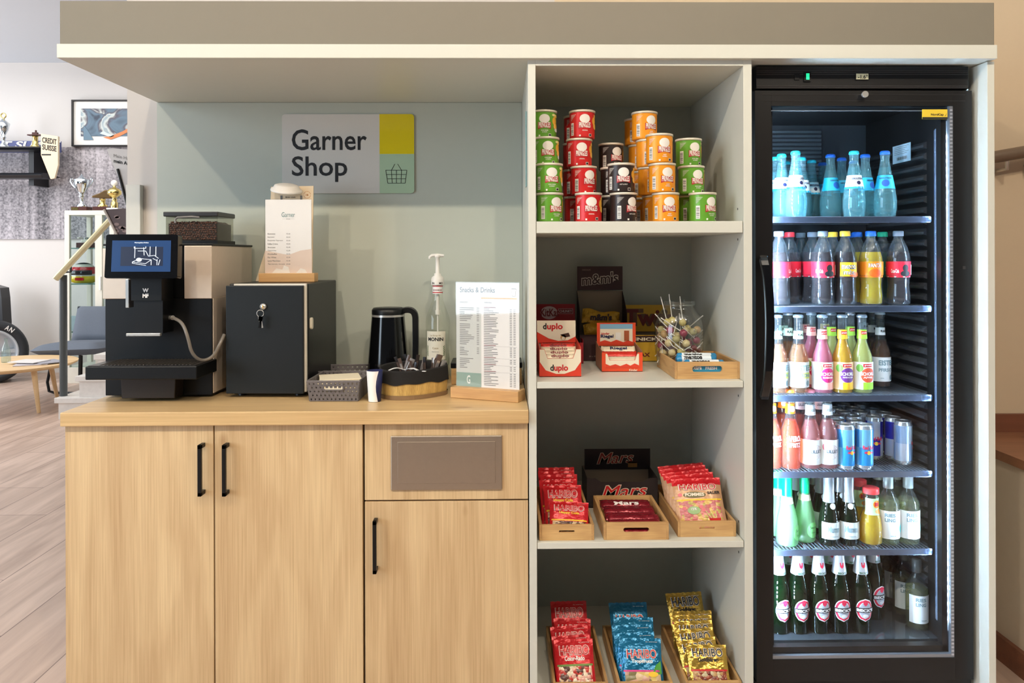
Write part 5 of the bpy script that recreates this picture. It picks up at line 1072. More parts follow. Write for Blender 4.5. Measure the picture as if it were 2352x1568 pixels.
# mint rolls in a wooden tray
tray('small wooden tray with mint rolls at the right end of the second shelf', .508, .700, .037, .286, Zs, .05, .05, (.088, .018, .008))
mt = M('mint_blue', (40, 128, 176), .3); mw = M('mint_white', (226, 234, 238), .35)
def roll(label, p, L, r, rz, name='mint_roll', txt='mentos', col=mt, bandm=mw):
    t = thing(name, label, 'sweets roll', p, rz, None); mb = MB(); mb.lathe([(r * .7, -L / 2), (r, -L / 2 + .004), (r, L / 2 - .004), (r * .7, L / 2)], col, 22)
    f = lambda off: (lambda u, v: ((r + off) * math.sin(v / r + .55), (r + off) * -math.cos(v / r + .55) , u)) 
    g0 = lambda u, v: (-(r + .0004) * math.cos(-v / r - .7 + PI), (r + .0004) * math.sin(-v / r - .7 + PI), u)
    g1 = lambda u, v: (-(r + .0009) * math.cos(-v / r - .7 + PI), (r + .0009) * math.sin(-v / r - .7 + PI), u)
    mb.T = Matrix.Rotation(PI / 2, 4, 'Y')
    mb2 = MB(); mb2.T = Matrix.Rotation(PI / 2, 4, 'Y'); mb2.lathe([(r * .7, -L / 2), (r, -L / 2 + .004), (r, L / 2 - .004), (r * .7, L / 2)], col, 22)
    mb3 = mb2; mb3.T = None
    def S1(off): return lambda u, v: (u, -(r + off) * math.cos(v / r), (r + off) * math.sin(v / r))
    mb3.quad(S1(.0004), -L * .38, L * .36, -.012, .022, bandm, 1, 8); mb3.text(txt, S1(.0009), -L * .1, .002, L * .46, r * 1.05, ink if bandm is mw else wh_, .05); mb3.build('roll_wrapper', t); return t
roll('blue and white mint roll lying in front in the small tray', (.607, .085, Zs + .0375), .118, .0125, -.03)
roll('blue and white mint roll lying second in the small tray', (.590, .112, Zs + .047), .122, .0125, .05)
roll('blue and white mint roll lying at the back in the small tray', (.600, .145, Zs + .05), .12, .0125, -.06)
roll('blue and white mint roll hidden lowest in the small tray', (.6, .15, Zs + .02), .12, .0125, .02)
t = thing('gum_pack', 'blue chewing gum pack seen through the slot of the small tray', 'chewing gum', (.604, .052, Zs + .0055)); mb = MB(); mb.box(-.06, .06, -.005, .006, 0, .04, M('gum_blue', (50, 140, 176), .35)); g = lambda u, v: (u, -.0056, v)
mb.text('xtra', g, -.027, .021, .026, .011, wh_, .04); mb.text('FRESH', g, .014, .0205, .034, .0085, wh_, .03); mb.text('PROFESSIONAL', g, .014, .031, .034, .003, wh_, .01); mb.build('pack', t)
# third shelf
Z3 = SH[2] + EPS
T3 = [(.108, .2675), (.295, .4845), (.515, .6865)]
tray('wooden tray with red cola sweet bags, left on the third shelf', T3[0][0], T3[0][1], .016, .375, Z3, .045, .045, (.045, .006, .002))
tray('wooden tray with dark red chocolate bars, middle of the third shelf', T3[1][0], T3[1][1], .016, .262, Z3, .05, .05, (.075, .013, .006))
tray('wooden tray with sour sweet bags, right on the third shelf', T3[2][0], T3[2][1], .035, .39, Z3, .045, .045, (.045, .006, .002))
zt3 = Z3 + .006
for i, (px, py, yb, yt) in enumerate(((1306, 1152, .032, .11), (1292, 1114, .066, .15), (1283, 1101, .1, .19), (1281, 1089, .134, .23), (1279, 1081, .168, .27), (1277, 1073, .202, .32))):
    place_pack('cola', px, py, yb, yt, zt3, 'red cola sweet bag in the left tray of the third shelf, %s from the front' % ordn[i], 'red cola sweet bags', rz=(-.03, .02, .04, -.02, .03, 0)[i])
for i, (px, py, yb, yt) in enumerate(((1592, 1098, .07, .17), (1580, 1088, .105, .21), (1574, 1081, .14, .245), (1566, 1072, .18, .285), (1560, 1066, .22, .32))):
    place_pack('pom', px, py, yb, yt, zt3, 'sour sweet bag in the right tray of the third shelf, %s from the front' % ordn[i], 'sour sweet bags', rz=(-.05, 0, .04, .02, 0)[i])
mbar = foil('wrap_bar', (128, 26, 38), .22, .35, .8, 40)
for i in range(7):
    bar('chocolate_bar', 'dark red wrapped chocolate bar in the middle tray, %s from the front' % ordn[i], (.39 + .002 * math.sin(i * 2), .048 + i * .029, Z3 + .028 + (.004 if i % 2 else 0)), .155, .032, .02, mbar, None, 'Mars' if i == 5 else None, wh_, rz=.03 * math.sin(i * 3), rx=.35, group='chocolate bars in the middle tray')
bar('chocolate_bar', 'dark red wrapped chocolate bar seen through the slot of the middle tray', (.39, .036, Z3 + .014), .16, .02, .018, mbar, None, None, wh_, rx=1.2, group='chocolate bars in the middle tray low')
def p_ma(mb, f, g, w):
    sk_ = lambda fn: (lambda u, v: fn(u + v * .35, v + (u - w / 2) * .04)); mb.text('Mars', sk_(f), w * .46, .035, w * .62, .042, M('mars_cream', (226, 206, 180), .5, var=0), .035); mb.text('Mars', sk_(g), w * .46, .0365, w * .6, .038, red, .0)
def f_ma(mb, f, g, w, h):
    sk_ = lambda fn: (lambda u, v: fn(u + v * .35, v + (u - w / 2) * .04)); mb.text('Mars', sk_(f), w * .42, h * .28, w * .54, h * .58, M('mars_cream'), .035); mb.text('Mars', sk_(g), w * .42, h * .3, w * .52, h * .54, M('mars_red_dull', (150, 50, 40), .5, var=0), .0)
    mb.quad(g, w * .66, w * .8, h * .1, h * .35, M('mars_bar', (150, 112, 56), .5, var=0)); mb.quad(g, w * .66, w * .8, h * .3, h * .4, M('choco', (70, 44, 34), .5, var=0))
ax0, ax1 = X(1348, .29, 1120), X(1511, .29, 1120)
carton('bar_carton', 'black open chocolate bar carton behind the middle tray of the third shelf', ax0, ax1, .29, .44, Z3, Z(1098, .29, 1430) - Z3, Z(1098, .29, 1430) - Z3, (40, 32, 32), p_ma, (Z(1080, .42, 1420), Z(1033, .42, 1420), .435, f_ma, X(1343, .43, 1050), X(1494, .43, 1050)), notch=.012)
# lowest shelf
Z4 = SH[3] + EPS
T4 = [(.147, .308), (.336, .496), (.534, .697)]
for (x0, x1), s_ in zip(T4, ('left tray with red mixed sweet bags', 'middle tray with blue sweet bags', 'right tray with gold sweet bags')):
    tray('wooden %s on the lowest shelf' % s_, x0, x1, .02, .355, Z4, .044, .044, (.045, .006, .002))
zb4 = Z4 + .006
for i, (px, py, yb, yt) in enumerate(((1314, 1467, .032, .12), (1311, 1458, .068, .15), (1308, 1436, .105, .175), (1312, 1420, .145, .225), (1306, 1380, .195, .29))):
    place_pack('rado', px, py, yb, yt, zb4, 'red mixed sweet bag in the left lowest tray, %s from the front' % ordn[i], 'red mixed sweet bags', rz=(-.02, .03, .05, -.03, .02)[i])
for i, (px, py, yb, yt) in enumerate(((1467, 1465, .032, .12), (1456, 1452, .068, .15), (1452, 1434, .105, .18), (1453, 1417, .145, .225), (1443, 1383, .19, .29))):
    place_pack('trop', px, py, yb, yt, zb4, 'blue tropical sweet bag in the middle lowest tray, %s from the front' % ordn[i], 'blue tropical sweet bags', rz=(-.04, .02, .03, -.02, .03)[i])
for i, (px, py, yb, yt) in enumerate(((1619, 1480, .032, .11), (1597, 1466, .062, .135), (1592, 1443, .094, .165), (1588, 1425, .124, .19), (1590, 1412, .152, .22), (1593, 1402, .178, .245), (1572, 1360, .215, .3))):
    place_pack('gold', px, py, yb, yt, zb4, 'gold bear sweet bag in the right lowest tray, %s from the front' % ordn[i], 'gold bear sweet bags', rz=(-.03, .03, .02, -.03, 0, .03, .06)[i])
# ------------------------------------------------------------------ drinks fridge
FY = .05
F0, F1 = X(1736, FY, 800), X(2234, FY, 800); FZT = Z(150, FY, 1985)
gx0, gx1 = X(1773, FY, 800), X(2191, FY, 800); gz1, gz0 = Z(243, FY, 1980), Z(1512, FY, 1980); dz0, dz1 = Z(1563, FY, 1980), Z(208, FY, 1980)
IX0, IX1 = gx0 + .004, X(2149, .125, 800); IYB = .555
t = thing('drinks_fridge', 'tall black glass door drinks fridge with lit bottles, right of the shelf unit', 'fridge', ((F0 + F1) / 2, .3, 0))
inn = M('inner_black', (66, 68, 72), .16, coat=.3)
mb = MB(); mb.box(F0, IX0, FY + .045, IYB + .02, .04, FZT, fblack); mb.box(IX1, F1, FY + .045, IYB + .02, .04, FZT, fblack); mb.box(IX0, IX1, IYB, IYB + .02, .04, FZT, inn)
mb.box(IX0, IX1, FY + .045, IYB, .04, gz0 + .012, fblack); mb.box(IX0, IX1, FY + .045, IYB, gz1 + .03, FZT, fblack)
mb.box(F0, F1, FY + .012, FY + .045, .04, dz0 - .006, fblack); mb.build('cabinet', t, rel=True)
mb = MB(); mb.box(F0 + .003, F1 - .012, FY - .002, FY + .0445, Z(204, FY, 1985), FZT - .004, fblack)
for py in (163, 167, 171.5, 198, 201): mb.box(F0 + .004, F1 - .013, FY - .0032, FY - .0018, Z(py, FY, 1985) - .0008, Z(py, FY, 1985) + .0008, M('fridge_groove', (62, 58, 58), .3))
o = mb.build('control_panel', t, rel=True, bevel=.002)
fn = flat(0, FY - .004, 0); g = flat(0, FY - .0048, 0); mb = MB(); lcd = M('lcd_panel', (186, 182, 150), .4, emit=.25, var=0)
mb.quad(fn, X(1964, FY), X(1996, FY), Z(185, FY, 1980), Z(168, FY, 1980), black); mb.quad(g, X(1966, FY), X(1994, FY), Z(183, FY, 1980), Z(170, FY, 1980), lcd)
mb.text('-1.6°', flat(0, FY - .0054, 0), X(1981, FY), Z(182, FY, 1980), .029, .0125, ink, .02); q = mb.build('display', o, ); q.location = -t.location
mb = MB(); mb.box(X(1846, FY), X(1862, FY), FY - .006, FY - .003, Z(188, FY, 1980), Z(166, FY, 1980), black); mb.box(X(1851, FY), X(1858, FY), FY - .0075, FY - .006, Z(184, FY, 1980), Z(170, FY, 1980), M('led_green', (30, 200, 130), .3, emit=1.5, var=0)); mb.box(X(1825, FY), X(1836, FY), FY - .005, FY - .003, Z(184, FY, 1980), Z(171, FY, 1980), fblack); q = mb.build('switch', o); q.location = -t.location
# door
d = MB()
for b4 in ((F0, gx0, dz0, dz1), (gx1, F1, dz0, dz1), (gx0, gx1, gz1, dz1), (gx0, gx1, dz0, gz0)): d.box(b4[0], b4[1], FY, FY + .038, b4[2], b4[3], fblack)
grv = M('fridge_groove')
for e in (.012, .03): d.box(F0 + .02, F1 - .02, FY - .0012, FY + .001, dz1 - e - .0008, dz1 - e, grv)
d = d.build('door_frame', t, rel=True, bevel=.0015)
def sub(mb, name, **k): q = mb.build(name, d, **k); q.location = -t.location; return q
sub(MB().box(gx0, gx1 - .011, FY + .006, FY + .011, gz0 + .011, gz1, glass('door_glass', (251, 253, 254), refl=.42)), 'glass_pane')
mb = MB(); alu = M('spacer_alu', (150, 156, 166), .35, .7); mb.box(gx1 - .010, gx1, FY + .002, FY + .014, gz0, gz1, alu); mb.box(gx0, gx1 - .01, FY + .002, FY + .014, gz0, gz0 + .0095, alu)
for i in range(150): z = gz0 + .006 + i * (gz1 - gz0 - .01) / 150; mb.box(gx1 - .0085, gx1 - .0015, FY + .0008, FY + .002, z, z + .0045, M('spacer_bright', (206, 212, 220), .3, .5))
sub(mb, 'spacer_strip')
mb = MB(); mb.box(gx0, gx1 - .011, FY + .012, FY + .02, gz1 - .0125, gz1 - .0105, alu); mb.box(gx1 - .028, gx1 - .012, FY + .016, FY + .04, gz0 + .012, gz1 - .012, fblack); mb.box(gx0, gx1 - .012, FY + .016, FY + .04, gz0 + .011, gz0 + .028, fblack); mb.box(gx0, gx0 + .0145, FY + .03, FY + .04, gz0 + .028, gz1, fblack); sub(mb, 'inner_frame')
mb = MB(); mb.lathe([(.0, 0), (.008, 0), (.0095, -.003), (.0095, -.009)], chrome, 20); q = mb.build('lock', d, rot=(-PI / 2, 0, 0)); q.location = Vector((X(1982, FY), FY - .009, Z(219, FY, 1982))) - t.location
mb = MB(); mb.box(-.0015, .0015, -.0095, -.0088, -.004, .004, ink); q = mb.build('keyhole', d); q.location = Vector((X(1982, FY), FY, Z(219, FY, 1982))) - t.location
mb = MB(); pts = smooth([(X(1756, FY), FY, Z(592, FY, 1750)), (X(1754, 0), FY - .045, Z(592, .01, 1750)), (X(1762, 0), FY - .058, Z(640, .0, 1750)), (X(1766, 0), FY - .06, Z(750, .0, 1750)), (X(1762, 0), FY - .058, Z(870, .0, 1750)), (X(1754, 0), FY - .045, Z(914, .01, 1750)), (X(1756, FY), FY, Z(912, FY, 1750))], 2)
vs = []; fs = []
for i, p in enumerate(pts):
    for a, b_ in ((-1, -1), (1, -1), (1, 1), (-1, 1)): 
        dd = (pts[min(i + 1, len(pts) - 1)] - pts[max(i - 1, 0)]).normalized(); n2 = dd.cross(Vector((1, 0, 0))).normalized(); vs.append(p + Vector((a * .012, 0, 0)) + n2 * b_ * .0075)
for i in range(len(pts) - 1):
    for k in range(4): fs.append((i * 4 + k, i * 4 + (k + 1) % 4, i * 4 + 4 + (k + 1) % 4, i * 4 + 4 + k))
fs += [(3, 2, 1, 0), tuple(range(len(vs) - 4, len(vs)))]; mb.add(vs, fs, blackg); sub(mb, 'handle', bevel=.003)
mb = MB(); sx0, sx1, sz1, sz0 = X(2121, FY), X(2179, FY), Z(250.5, FY, 2150), Z(273, FY, 2150); mb.box(sx0, sx1, FY + .004, FY + .0055, sz0, sz1, M('sticker_yellow', (232, 200, 60), .4, var=0)); fn = flat(0, FY + .0036, 0)
mb.quad(fn, sx0, sx1, sz0, sz0 + .006, ink); mb.text('NordCap', fn, sx0 + .053, sz0 + .0085, .036, .0075, ink, .03, 'r') if False else mb.text('NordCap', fn, sx0 + .026, sz0 + .0085, .038, .0085, ink, .03, 'l'); mb.poly(fn, [(sx1 - .008, sz0 + .009), (sx1 - .006, sz0 + .009), (sx1 - .002, sz0 + .018)], ink); sub(mb, 'brand_sticker')
for py in (614,):
    sub(MB().box(X(2211, FY), X(2217, FY), FY - .0015, FY, Z(py + 4, FY, 2210), Z(py - 3, FY, 2210), grv), 'screw_cap')
# inside: ribs, light strips, cover tube, stickers
mb = MB(); z = gz0 + .03
k = 0
while z < gz1 - .1:
    mb.prism([(IX1, z), (IX1 - .010, z + .004), (IX1 - .010, z + .012), (IX1, z + .022)], 'y', .17, IYB - .03, inn); z += .034
mb.box(IX0 - .0, IX0 + .003, .1, IYB, gz0 + .02, gz1, inn); mb.build('ribbed_wall', t, rel=True)
mb = MB()
for i in range(14): mb.box(IX0 + .02, IX0 + .36, IYB - .012, IYB - .002, 1.60 + i * .015, 1.608 + i * .015, M('vent_grey', (110, 116, 122), .3, .4))
mb.build('rear_vent', t, rel=True)
ledm = M('led_white', (214, 236, 255), .3, emit=1000, ecol=(196, 226, 255), var=0); ledb = M('led_base', (190, 204, 216), .3, emit=8, ecol=(190, 220, 255), var=0)
zs0, zs1 = Z(1425, .09, 2165), Z(300, .09, 2165); lx = X(2165, .09)
mb = MB(); mb.box(lx - .004, lx + .008, .092, .096, zs0 - .03, zs1 + .03, ledb); mb.build('light_strip_base', t, rel=True)
mb = MB(); nd = 62
for i in range(nd): z = zs0 + (zs1 - zs0) * i / nd; mb.box(lx - .0035, lx + .0035, .086, .092, z, z + .0095, ledm)
mb.build('light_strip', t, rel=True)
mb = MB()
for i in range(nd): z = zs0 + (zs1 - zs0) * i / nd; mb.box(IX0 + .0035, IX0 + .0105, .088, .096, z, z + .0095, ledm)
mb.build('light_strip', t, rel=True)
mb = MB(); cvx = X(2153, .11); mb.prism([(a + cvx, b_ + (zs0 + zs1) / 2) for a, b_ in rnd(.015, zs1 - zs0 + .02, .0074)], 'y', .108, .114, glass('cover_tube', (200, 215, 230), .1, body=.35, bcol=(150, 170, 200))); mb.build('light_cover', t, rel=True)
mb = MB(); st_ = M('sticker_pale', (206, 226, 236), .5); y0, y1 = .24, .35; zz0, zz1 = Z(368, y0, 2090), Z(326, y0, 2090)
rf = lambda off: (lambda u, v: (IX1 - .0108 - off, y1 + (y0 - y1) * u, zz0 + (zz1 - zz0) * v))
mb.quad(rf(0), 0, 1, 0, 1, st_)
for r in range(5): mb.quad(rf(.0006), .1, .9 - .1 * (r % 3), .88 - r * .1, .9 - r * .1, greyink)
for r in range(14): mb.quad(rf(.0006), .25 + r * .04, .27 + r * .04 + .006 * (r % 3), .15, .32, greyink)
mb.build('rating_sticker', t, rel=True)
SZ = [Z(497.5, .118, 1960), Z(703, .118, 1960), Z(908, .118, 1960), Z(1083, .118, 1960), Z(1262, .118, 1960)]; FZ = gz0 + .026
rail = M('rail_grey', (120, 134, 160), .22, .85); wire = M('wire_grey', (120, 126, 134), .3, .6)
for z in SZ:
    mb = MB(); x1 = X(2139, .118); mb.box(IX0 + .012, x1, .118, .122, z - .0185, z + .001, rail); mb.box(x1 - .001, x1 + .004, .12, .14, z - .016, z - .001, rail); s_ = mb.build('shelf_rail', t, rel=True, bevel=.0015)
    mb = MB()
    for i in range(44): x = IX0 + .016 + i * (x1 - IX0 - .02) / 43; mb.box(x - .0012, x + .0012, .122, IYB - .02, z - .004, z - .0008, wire)
    for y in (.2, .36, .5): mb.box(IX0 + .012, x1, y, y + .004, z - .0085, z - .0042, wire)
    q = mb.build('wire_shelf', t, rel=True)
MB().box(IX0 + .001, IX1 - .001, .11, IYB - .001, gz0 + .0125, FZ - .0005, M('floor_tray', (70, 76, 80), .12, .6)).build('floor_tray', t, rel=True)
# ---- bottles
clr = glass('bottle_clear', (232, 248, 250), .03, body=.16, bcol=(190, 240, 246)); clr2 = glass('bottle_white', (240, 246, 246), .03, body=.05)
pet = glass('pet_clear', (228, 236, 240), .06, body=.08, bcol=(210, 220, 228)); grn = glass('bottle_green', (40, 130, 70), .03, body=.12, bcol=(14, 70, 34)); dgr = glass('bottle_dark_green', (70, 96, 60), .03, body=.35, bcol=(34, 52, 34)); fros = glass('bottle_frosted', (190, 230, 190), .3, body=.75, bcol=(150, 206, 150))
def liq(name, c, body=.8, tint=None): return glass('drink_' + name, tint or c, .05, body=body, bcol=c, refl=.5)
colam = M('drink_cola', (44, 22, 20), .12, coat=.3)
def lathe_part(t, name, prof, m, n=28): return MB().lathe(prof, m, n).build(name, t)
def rad(prof, z):
    for (r0, z0), (r1, z1) in zip(prof, prof[1:]):
        if z0 <= z <= z1: return r0 + (r1 - r0) * ((z - z0) / max(1e-6, z1 - z0))
    return prof[-1][0]
def onf(prof, off): return lambda u, v: (lambda r: ((r + off) * math.sin(u / max(.004, r)), -(r + off) * math.cos(u / max(.004, r)), v))(rad(prof, v))
def label(t, prof, z0, z1, m, items=(), half=None, name='label', pre=None):
    mb = MB(); f = onf(prof, .0007); nv = 5
    for i in range(1): mb.grid(32, nv, lambda a, b: (lambda v: (lambda r: ((r + .0006) * math.sin((a - .5) * (half or 2 * PI)), -(r + .0006) * math.cos((a - .5) * (half or 2 * PI)), v))(rad(prof, v)))(z0 + (z1 - z0) * b), m)
    g = onf(prof, .0013); h = onf(prof, .0019)
    for it in items:
        if it[0] == 't': mb.text(it[1], h, it[2], it[3], it[4], it[5], it[6], .03)
        elif it[0] == 'q': mb.quad(g, it[1], it[2], it[3], it[4], it[5], 8)
        elif it[0] == 'd': mb.disc(g, it[1], it[2], it[3], it[4], it[5], 18)
    mb.build(name, t)
CAPN = {}
def crown(t, z, r, m, h=.012): lathe_part(t, 'crown_cap', [(r, z - h), (r + .0008, z - h * .8), (r * .96, z - h * .2), (r * .7, z), (0, z)], m, 24)
def screw(t, z, r, m, h=.016): lathe_part(t, 'screw_cap', [(r, z - h), (r, z - .002), (r * .85, z), (0, z)], m, 24)
def shrink(prof, k=.0018, ztop=1, z0=.004): 
    o = [(max(.0005, r - k), max(z0, z)) for r, z in prof if z < ztop]; o.append((max(.0005, rad(prof, ztop) - k), ztop)); return o
W_ = [(.024, 0), (.030, .004), (.0335, .03), (.0335, .055), (.030, .08), (.0245, .11), (.019, .14), (.0145, .165), (.0125, .18), (.0135, .188), (.0135, .2)]
teal = M('cap_teal', (40, 190, 206), .35); bluec = M('cap_blue', (30, 100, 200), .35)
lw = M('label_white', (236, 242, 244), .5, var=0); lbl = M('label_aqua', (30, 180, 220), .45, var=0)
P_ = [(.026, 0), (.033, .006), (.0335, .03), (.0305, .06), (.032, .085), (.0345, .092), (.0345, .135), (.033, .15), (.027, .175), (.0185, .195), (.013, .207), (.013, .215)]
L_ = [(.027, 0), (.0305, .004), (.031, .1), (.029, .118), (.021, .14), (.0155, .158), (.0135, .19), (.0128, .225), (.014, .23), (.014, .236)]
B_ = [(.028, 0), (.0305, .005), (.031, .135), (.029, .148), (.021, .175), (.0165, .195), (.0135, .235), (.0135, .245)]
SEC = [(.028, 0), (.0325, .006), (.0325, .05), (.030, .08), (.022, .115), (.017, .135), (.0145, .16), (.0145, .205)]
SK = [(.026, 0), (.0305, .006), (.0305, .065), (.027, .095), (.02, .125), (.016, .14), (.0145, .19), (.015, .205)]
GR = [(.026, 0), (.0335, .008), (.0345, .05), (.030, .085), (.0225, .105), (.0215, .13), (.0225, .15), (.0225, .162)]
RI = [(.03, 0), (.0325, .006), (.033, .12), (.031, .132), (.02, .152), (.0135, .165), (.0125, .2), (.0135, .205), (.0135, .21)]
BR = [(.029, 0), (.0305, .004), (.0312, .12), (.0305, .135), (.024, .16), (.018, .182), (.015, .2), (.0135, .236), (.0135, .248)]
CN = [(.022, 0), (.0262, .008), (.0266, .012), (.0266, .122), (.0235, .132), (.0235, .136), (.022, .1345), (.021, .131), (0, .131)]
schc = M('lab_fruit', (240, 150, 130), .5, var=0)
def kind(k):
    t = thing(k, k, 'bottle')
    if k in ('water_white', 'water_blue'):
        lathe_part(t, 'glass_body', W_, clr); lathe_part(t, 'water', shrink(W_, .0025, .155), glass('drink_water', (226, 248, 250), .03, body=.16, bcol=(170, 238, 244), refl=.3)); crown(t, .207, .0145, teal if k == 'water_white' else bluec, .011)
        if k == 'water_white': label(t, W_, .088, .130, lw, (('t', 'GEROLSTEINER', 0, .116, .042, .006, navy), ('d', 0, .106, .006, .006, navy), ('q', -.05, .05, .088, .094, lbl)), 3.6)
        else: label(t, W_, .088, .130, lbl, (('t', 'GEROLSTEINER', 0, .118, .036, .005, navy), ('d', 0, .105, .011, .011, M('star_blue', (20, 90, 180), .5, var=0))), 3.6)
    elif k in ('cola_grey', 'cola_red', 'mix_yellow', 'orange_blue', 'lime_green'):
        lathe_part(t, 'bottle_body', P_, pet)
        dm = {'orange_blue': liq('orange', (250, 214, 10), .93), 'lime_green': glass('drink_lime', (190, 226, 200), .05, body=.3, bcol=(90, 150, 110))}.get(k, colam)
        lathe_part(t, 'drink', shrink(P_, .0022, .165), dm)
        cc = {'cola_grey': M('cap_grey', (120, 130, 144), .4), 'cola_red': M('cap_red', (226, 50, 60), .4), 'mix_yellow': M('cap_yellow', (244, 196, 60), .4), 'orange_blue': M('cap_royal', (20, 104, 206), .4), 'lime_green': M('cap_green', (20, 170, 130), .4)}[k]; screw(t, .23, .0155, cc)
        z0, z1 = .086, .135
        if k[:4] == 'cola': label(t, P_, z0, z1, M('lab_red', (224, 40, 62), .4, var=0), (('q', -.1, .1, z0, z0 + .003, wh_), ('d', .004, .115, .009, .011, ink), ('d', .004, .098, .015, .009, ink), ('t', 'Coca-Cola', -.026, .1, .022, .012, wh_), ('q', .028, .036, .094, .125, wh_)))
        elif k[:3] == 'mix': label(t, P_, z0, z1, M('lab_brown', (60, 30, 26), .4, var=0), (('q', -.026, .028, .09, .133, yellow), ('d', .02, .095, .02, .008, M('lab_orange', (236, 120, 60), .4, var=0)), ('t', 'mezzo', 0, .112, .044, .013, ink), ('t', 'mezzo', 0.0008, .1128, .043, .012, wh_), ('t', 'mix', 0, .095, .034, .015, ink), ('t', 'mix', .0008, .096, .032, .013, wh_)))
        elif k[:3] == 'ora': label(t, P_, z0, z1, M('lab_orange2', (244, 140, 20), .4, var=0), (('d', 0, .1, .018, .013, M('lab_orange3', (226, 96, 30), .4, var=0)), ('t', 'FANTA', 0, .117, .038, .013, navy), ('t', 'FANTA', 0, .1175, .036, .012, wh_)))
        else: label(t, P_, z0, z1, M('lab_green', (20, 130, 84), .4, var=0), (('t', 'Sprite', 0, .1, .04, .018, wh_),))
    elif k in ('tea_lemon', 'tea_peach', 'sp_rhubarb', 'sp_maracuja', 'sp_apple', 'orange_spritz', 'rose_spritz'):
        dc = {'tea_lemon': (214, 150, 90), 'tea_peach': (160, 96, 50), 'sp_rhubarb': (226, 120, 140), 'sp_maracuja': (250, 190, 20), 'sp_apple': (224, 220, 130), 'orange_spritz': (250, 110, 20), 'rose_spritz': (244, 150, 146)}[k]
        lathe_part(t, 'glass_body', L_, clr2); lathe_part(t, 'drink', shrink(L_, .0022, .178 if k[:2] == 'sp' else .15), liq(k, dc, .85 if k[:2] == 'sp' else .36, tuple(min(255, c + 40) for c in dc)))
        cc = {'orange_spritz': M('cap_orange', (240, 140, 40), .4), 'rose_spritz': M('cap_rose', (206, 130, 150), .4)}.get(k, M('cap_silver', (176, 190, 200), .3, .6)); crown(t, .243, .0152, cc, .009)
        if k[:3] == 'tea':
            lc = M('lab_lemon', (246, 248, 220), .5, var=0) if k == 'tea_lemon' else lw
            label(t, L_, .02, .098, lw, (('q', -.03, .03, .048, .066, M('lab_lemony', (226, 236, 120), .5, var=0) if k == 'tea_lemon' else lw), ('t', 'EISTEE', 0, .072, .05, .017, M('lab_slate', (120, 150, 160), .5, var=0)), ('t', 'ZITRONE' if k == 'tea_lemon' else 'PFIRSICH', 0, .052, .05, .011, M('lab_slate')), ('d', .016, .033, .006, .009, M('lab_slate')), ('q', -.02, -.01, .03, .0315, M('lab_slate'))), 3.4)
            label(t, L_, .168, .192, M('lab_mint', (206, 236, 206), .5, var=0) if k == 'tea_lemon' else lw, (('t', 'RAU', .002, .177, .02, .008, ink),), 5.5, 'neck_label')
        elif k[:2] == 'sp':
            bc = {'sp_rhubarb': (206, 40, 110), 'sp_maracuja': (110, 50, 130), 'sp_apple': (214, 84, 50)}[k]; fc = {'sp_rhubarb': (246, 180, 166), 'sp_maracuja': (246, 200, 40), 'sp_apple': (160, 214, 60)}[k]
            M('lb_' + k, bc, .5, var=0); M('lf_' + k, fc, .5, var=0)
            label(t, L_, .014, .098, lw if k != 'sp_maracuja' else M('lab_warm', (246, 206, 150), .5, var=0), (('q', -.012, .026, .014, .036, M('lf_' + k)), ('d', -.022, .08, .01, .012, M('lab_leaf', (120, 190, 80), .5, var=0)), ('d', .004, .058, .023, .023, M('lb_' + k)), ('q', -.012, .016, .083, .093, red), ('t', 'granini', .002, .0855, .022, .0055, wh_), ('t', 'SCHORLE', .004, .057, .044, .0105, wh_), ('t', {'sp_rhubarb': 'RHABARBER', 'sp_maracuja': 'MARACUJA', 'sp_apple': 'APFEL'}[k], .004, .0485, .032, .0055, wh_)), 4.2)
            label(t, L_, .168, .196, M('lf_' + k), (('q', -.009, .009, .182, .192, red), ('t', 'granini', 0, .1845, .015, .0045, wh_)), 6.2, 'neck_label')
        elif k == 'orange_spritz':
            mb = MB(); g = onf(L_, .001); mb.text('APEROL', g, 0, .088, .044, .017, wh_, .04); mb.text('SPRITZ', g, 0, .07, .038, .014, wh_, .04); mb.build('printed_lettering', t)
            label(t, L_, .17, .2, M('lab_orange2'), (('d', 0, .185, .009, .009, cr_),), 6.2, 'neck_label')
        else:
            label(t, L_, .016, .092, lw, (('d', 0, .055, .0205, .0215, M('lab_ring', (196, 180, 186), .5, var=0)), ('d', .0, .055, .0195, .0205, M('lab_ring2', (244, 244, 246), .5, var=0)), ('t', 'LILLET', 0, .052, .035, .01, M('lab_slate2', (70, 90, 100), .5, var=0)), ('d', -.024, .07, .006, .01, M('lab_rose', (220, 130, 140), .5, var=0))), 3.6)
            label(t, L_, .165, .196, lw, (('t', 'LILLET', 0, .177, .02, .008, M('lab_slate2')),), 6.2, 'neck_label')
    elif k[:3] == 'can':
        t['category'] = 'can'; c1, c2 = {'can_lightblue': ((50, 150, 220), (120, 190, 230)), 'can_blue': ((30, 40, 170), (196, 206, 220)), 'can_silver': ((150, 180, 214), (200, 214, 230))}[k]
        m1 = M('canm_' + k, c1, .28, .45, var=0); m2 = M('canm2_' + k, c2, .28, .55, var=0); al = M('can_alu', (206, 214, 222), .25, .8)
        mb = MB(); mb.lathe(CN[:3], al, 30)
        for q in range(4):
            for hh in (0, 1): 
                a0 = q * PI / 2 + .5; mb.grid(8, 1, lambda a, b: (.0266 * math.sin(a0 + a * PI / 2), -.0266 * math.cos(a0 + a * PI / 2), .012 + .055 * hh + .055 * b), m1 if (q + hh) % 2 else m2)
        mb.lathe(CN[3:], al, 30); mb.build('can_body', t)
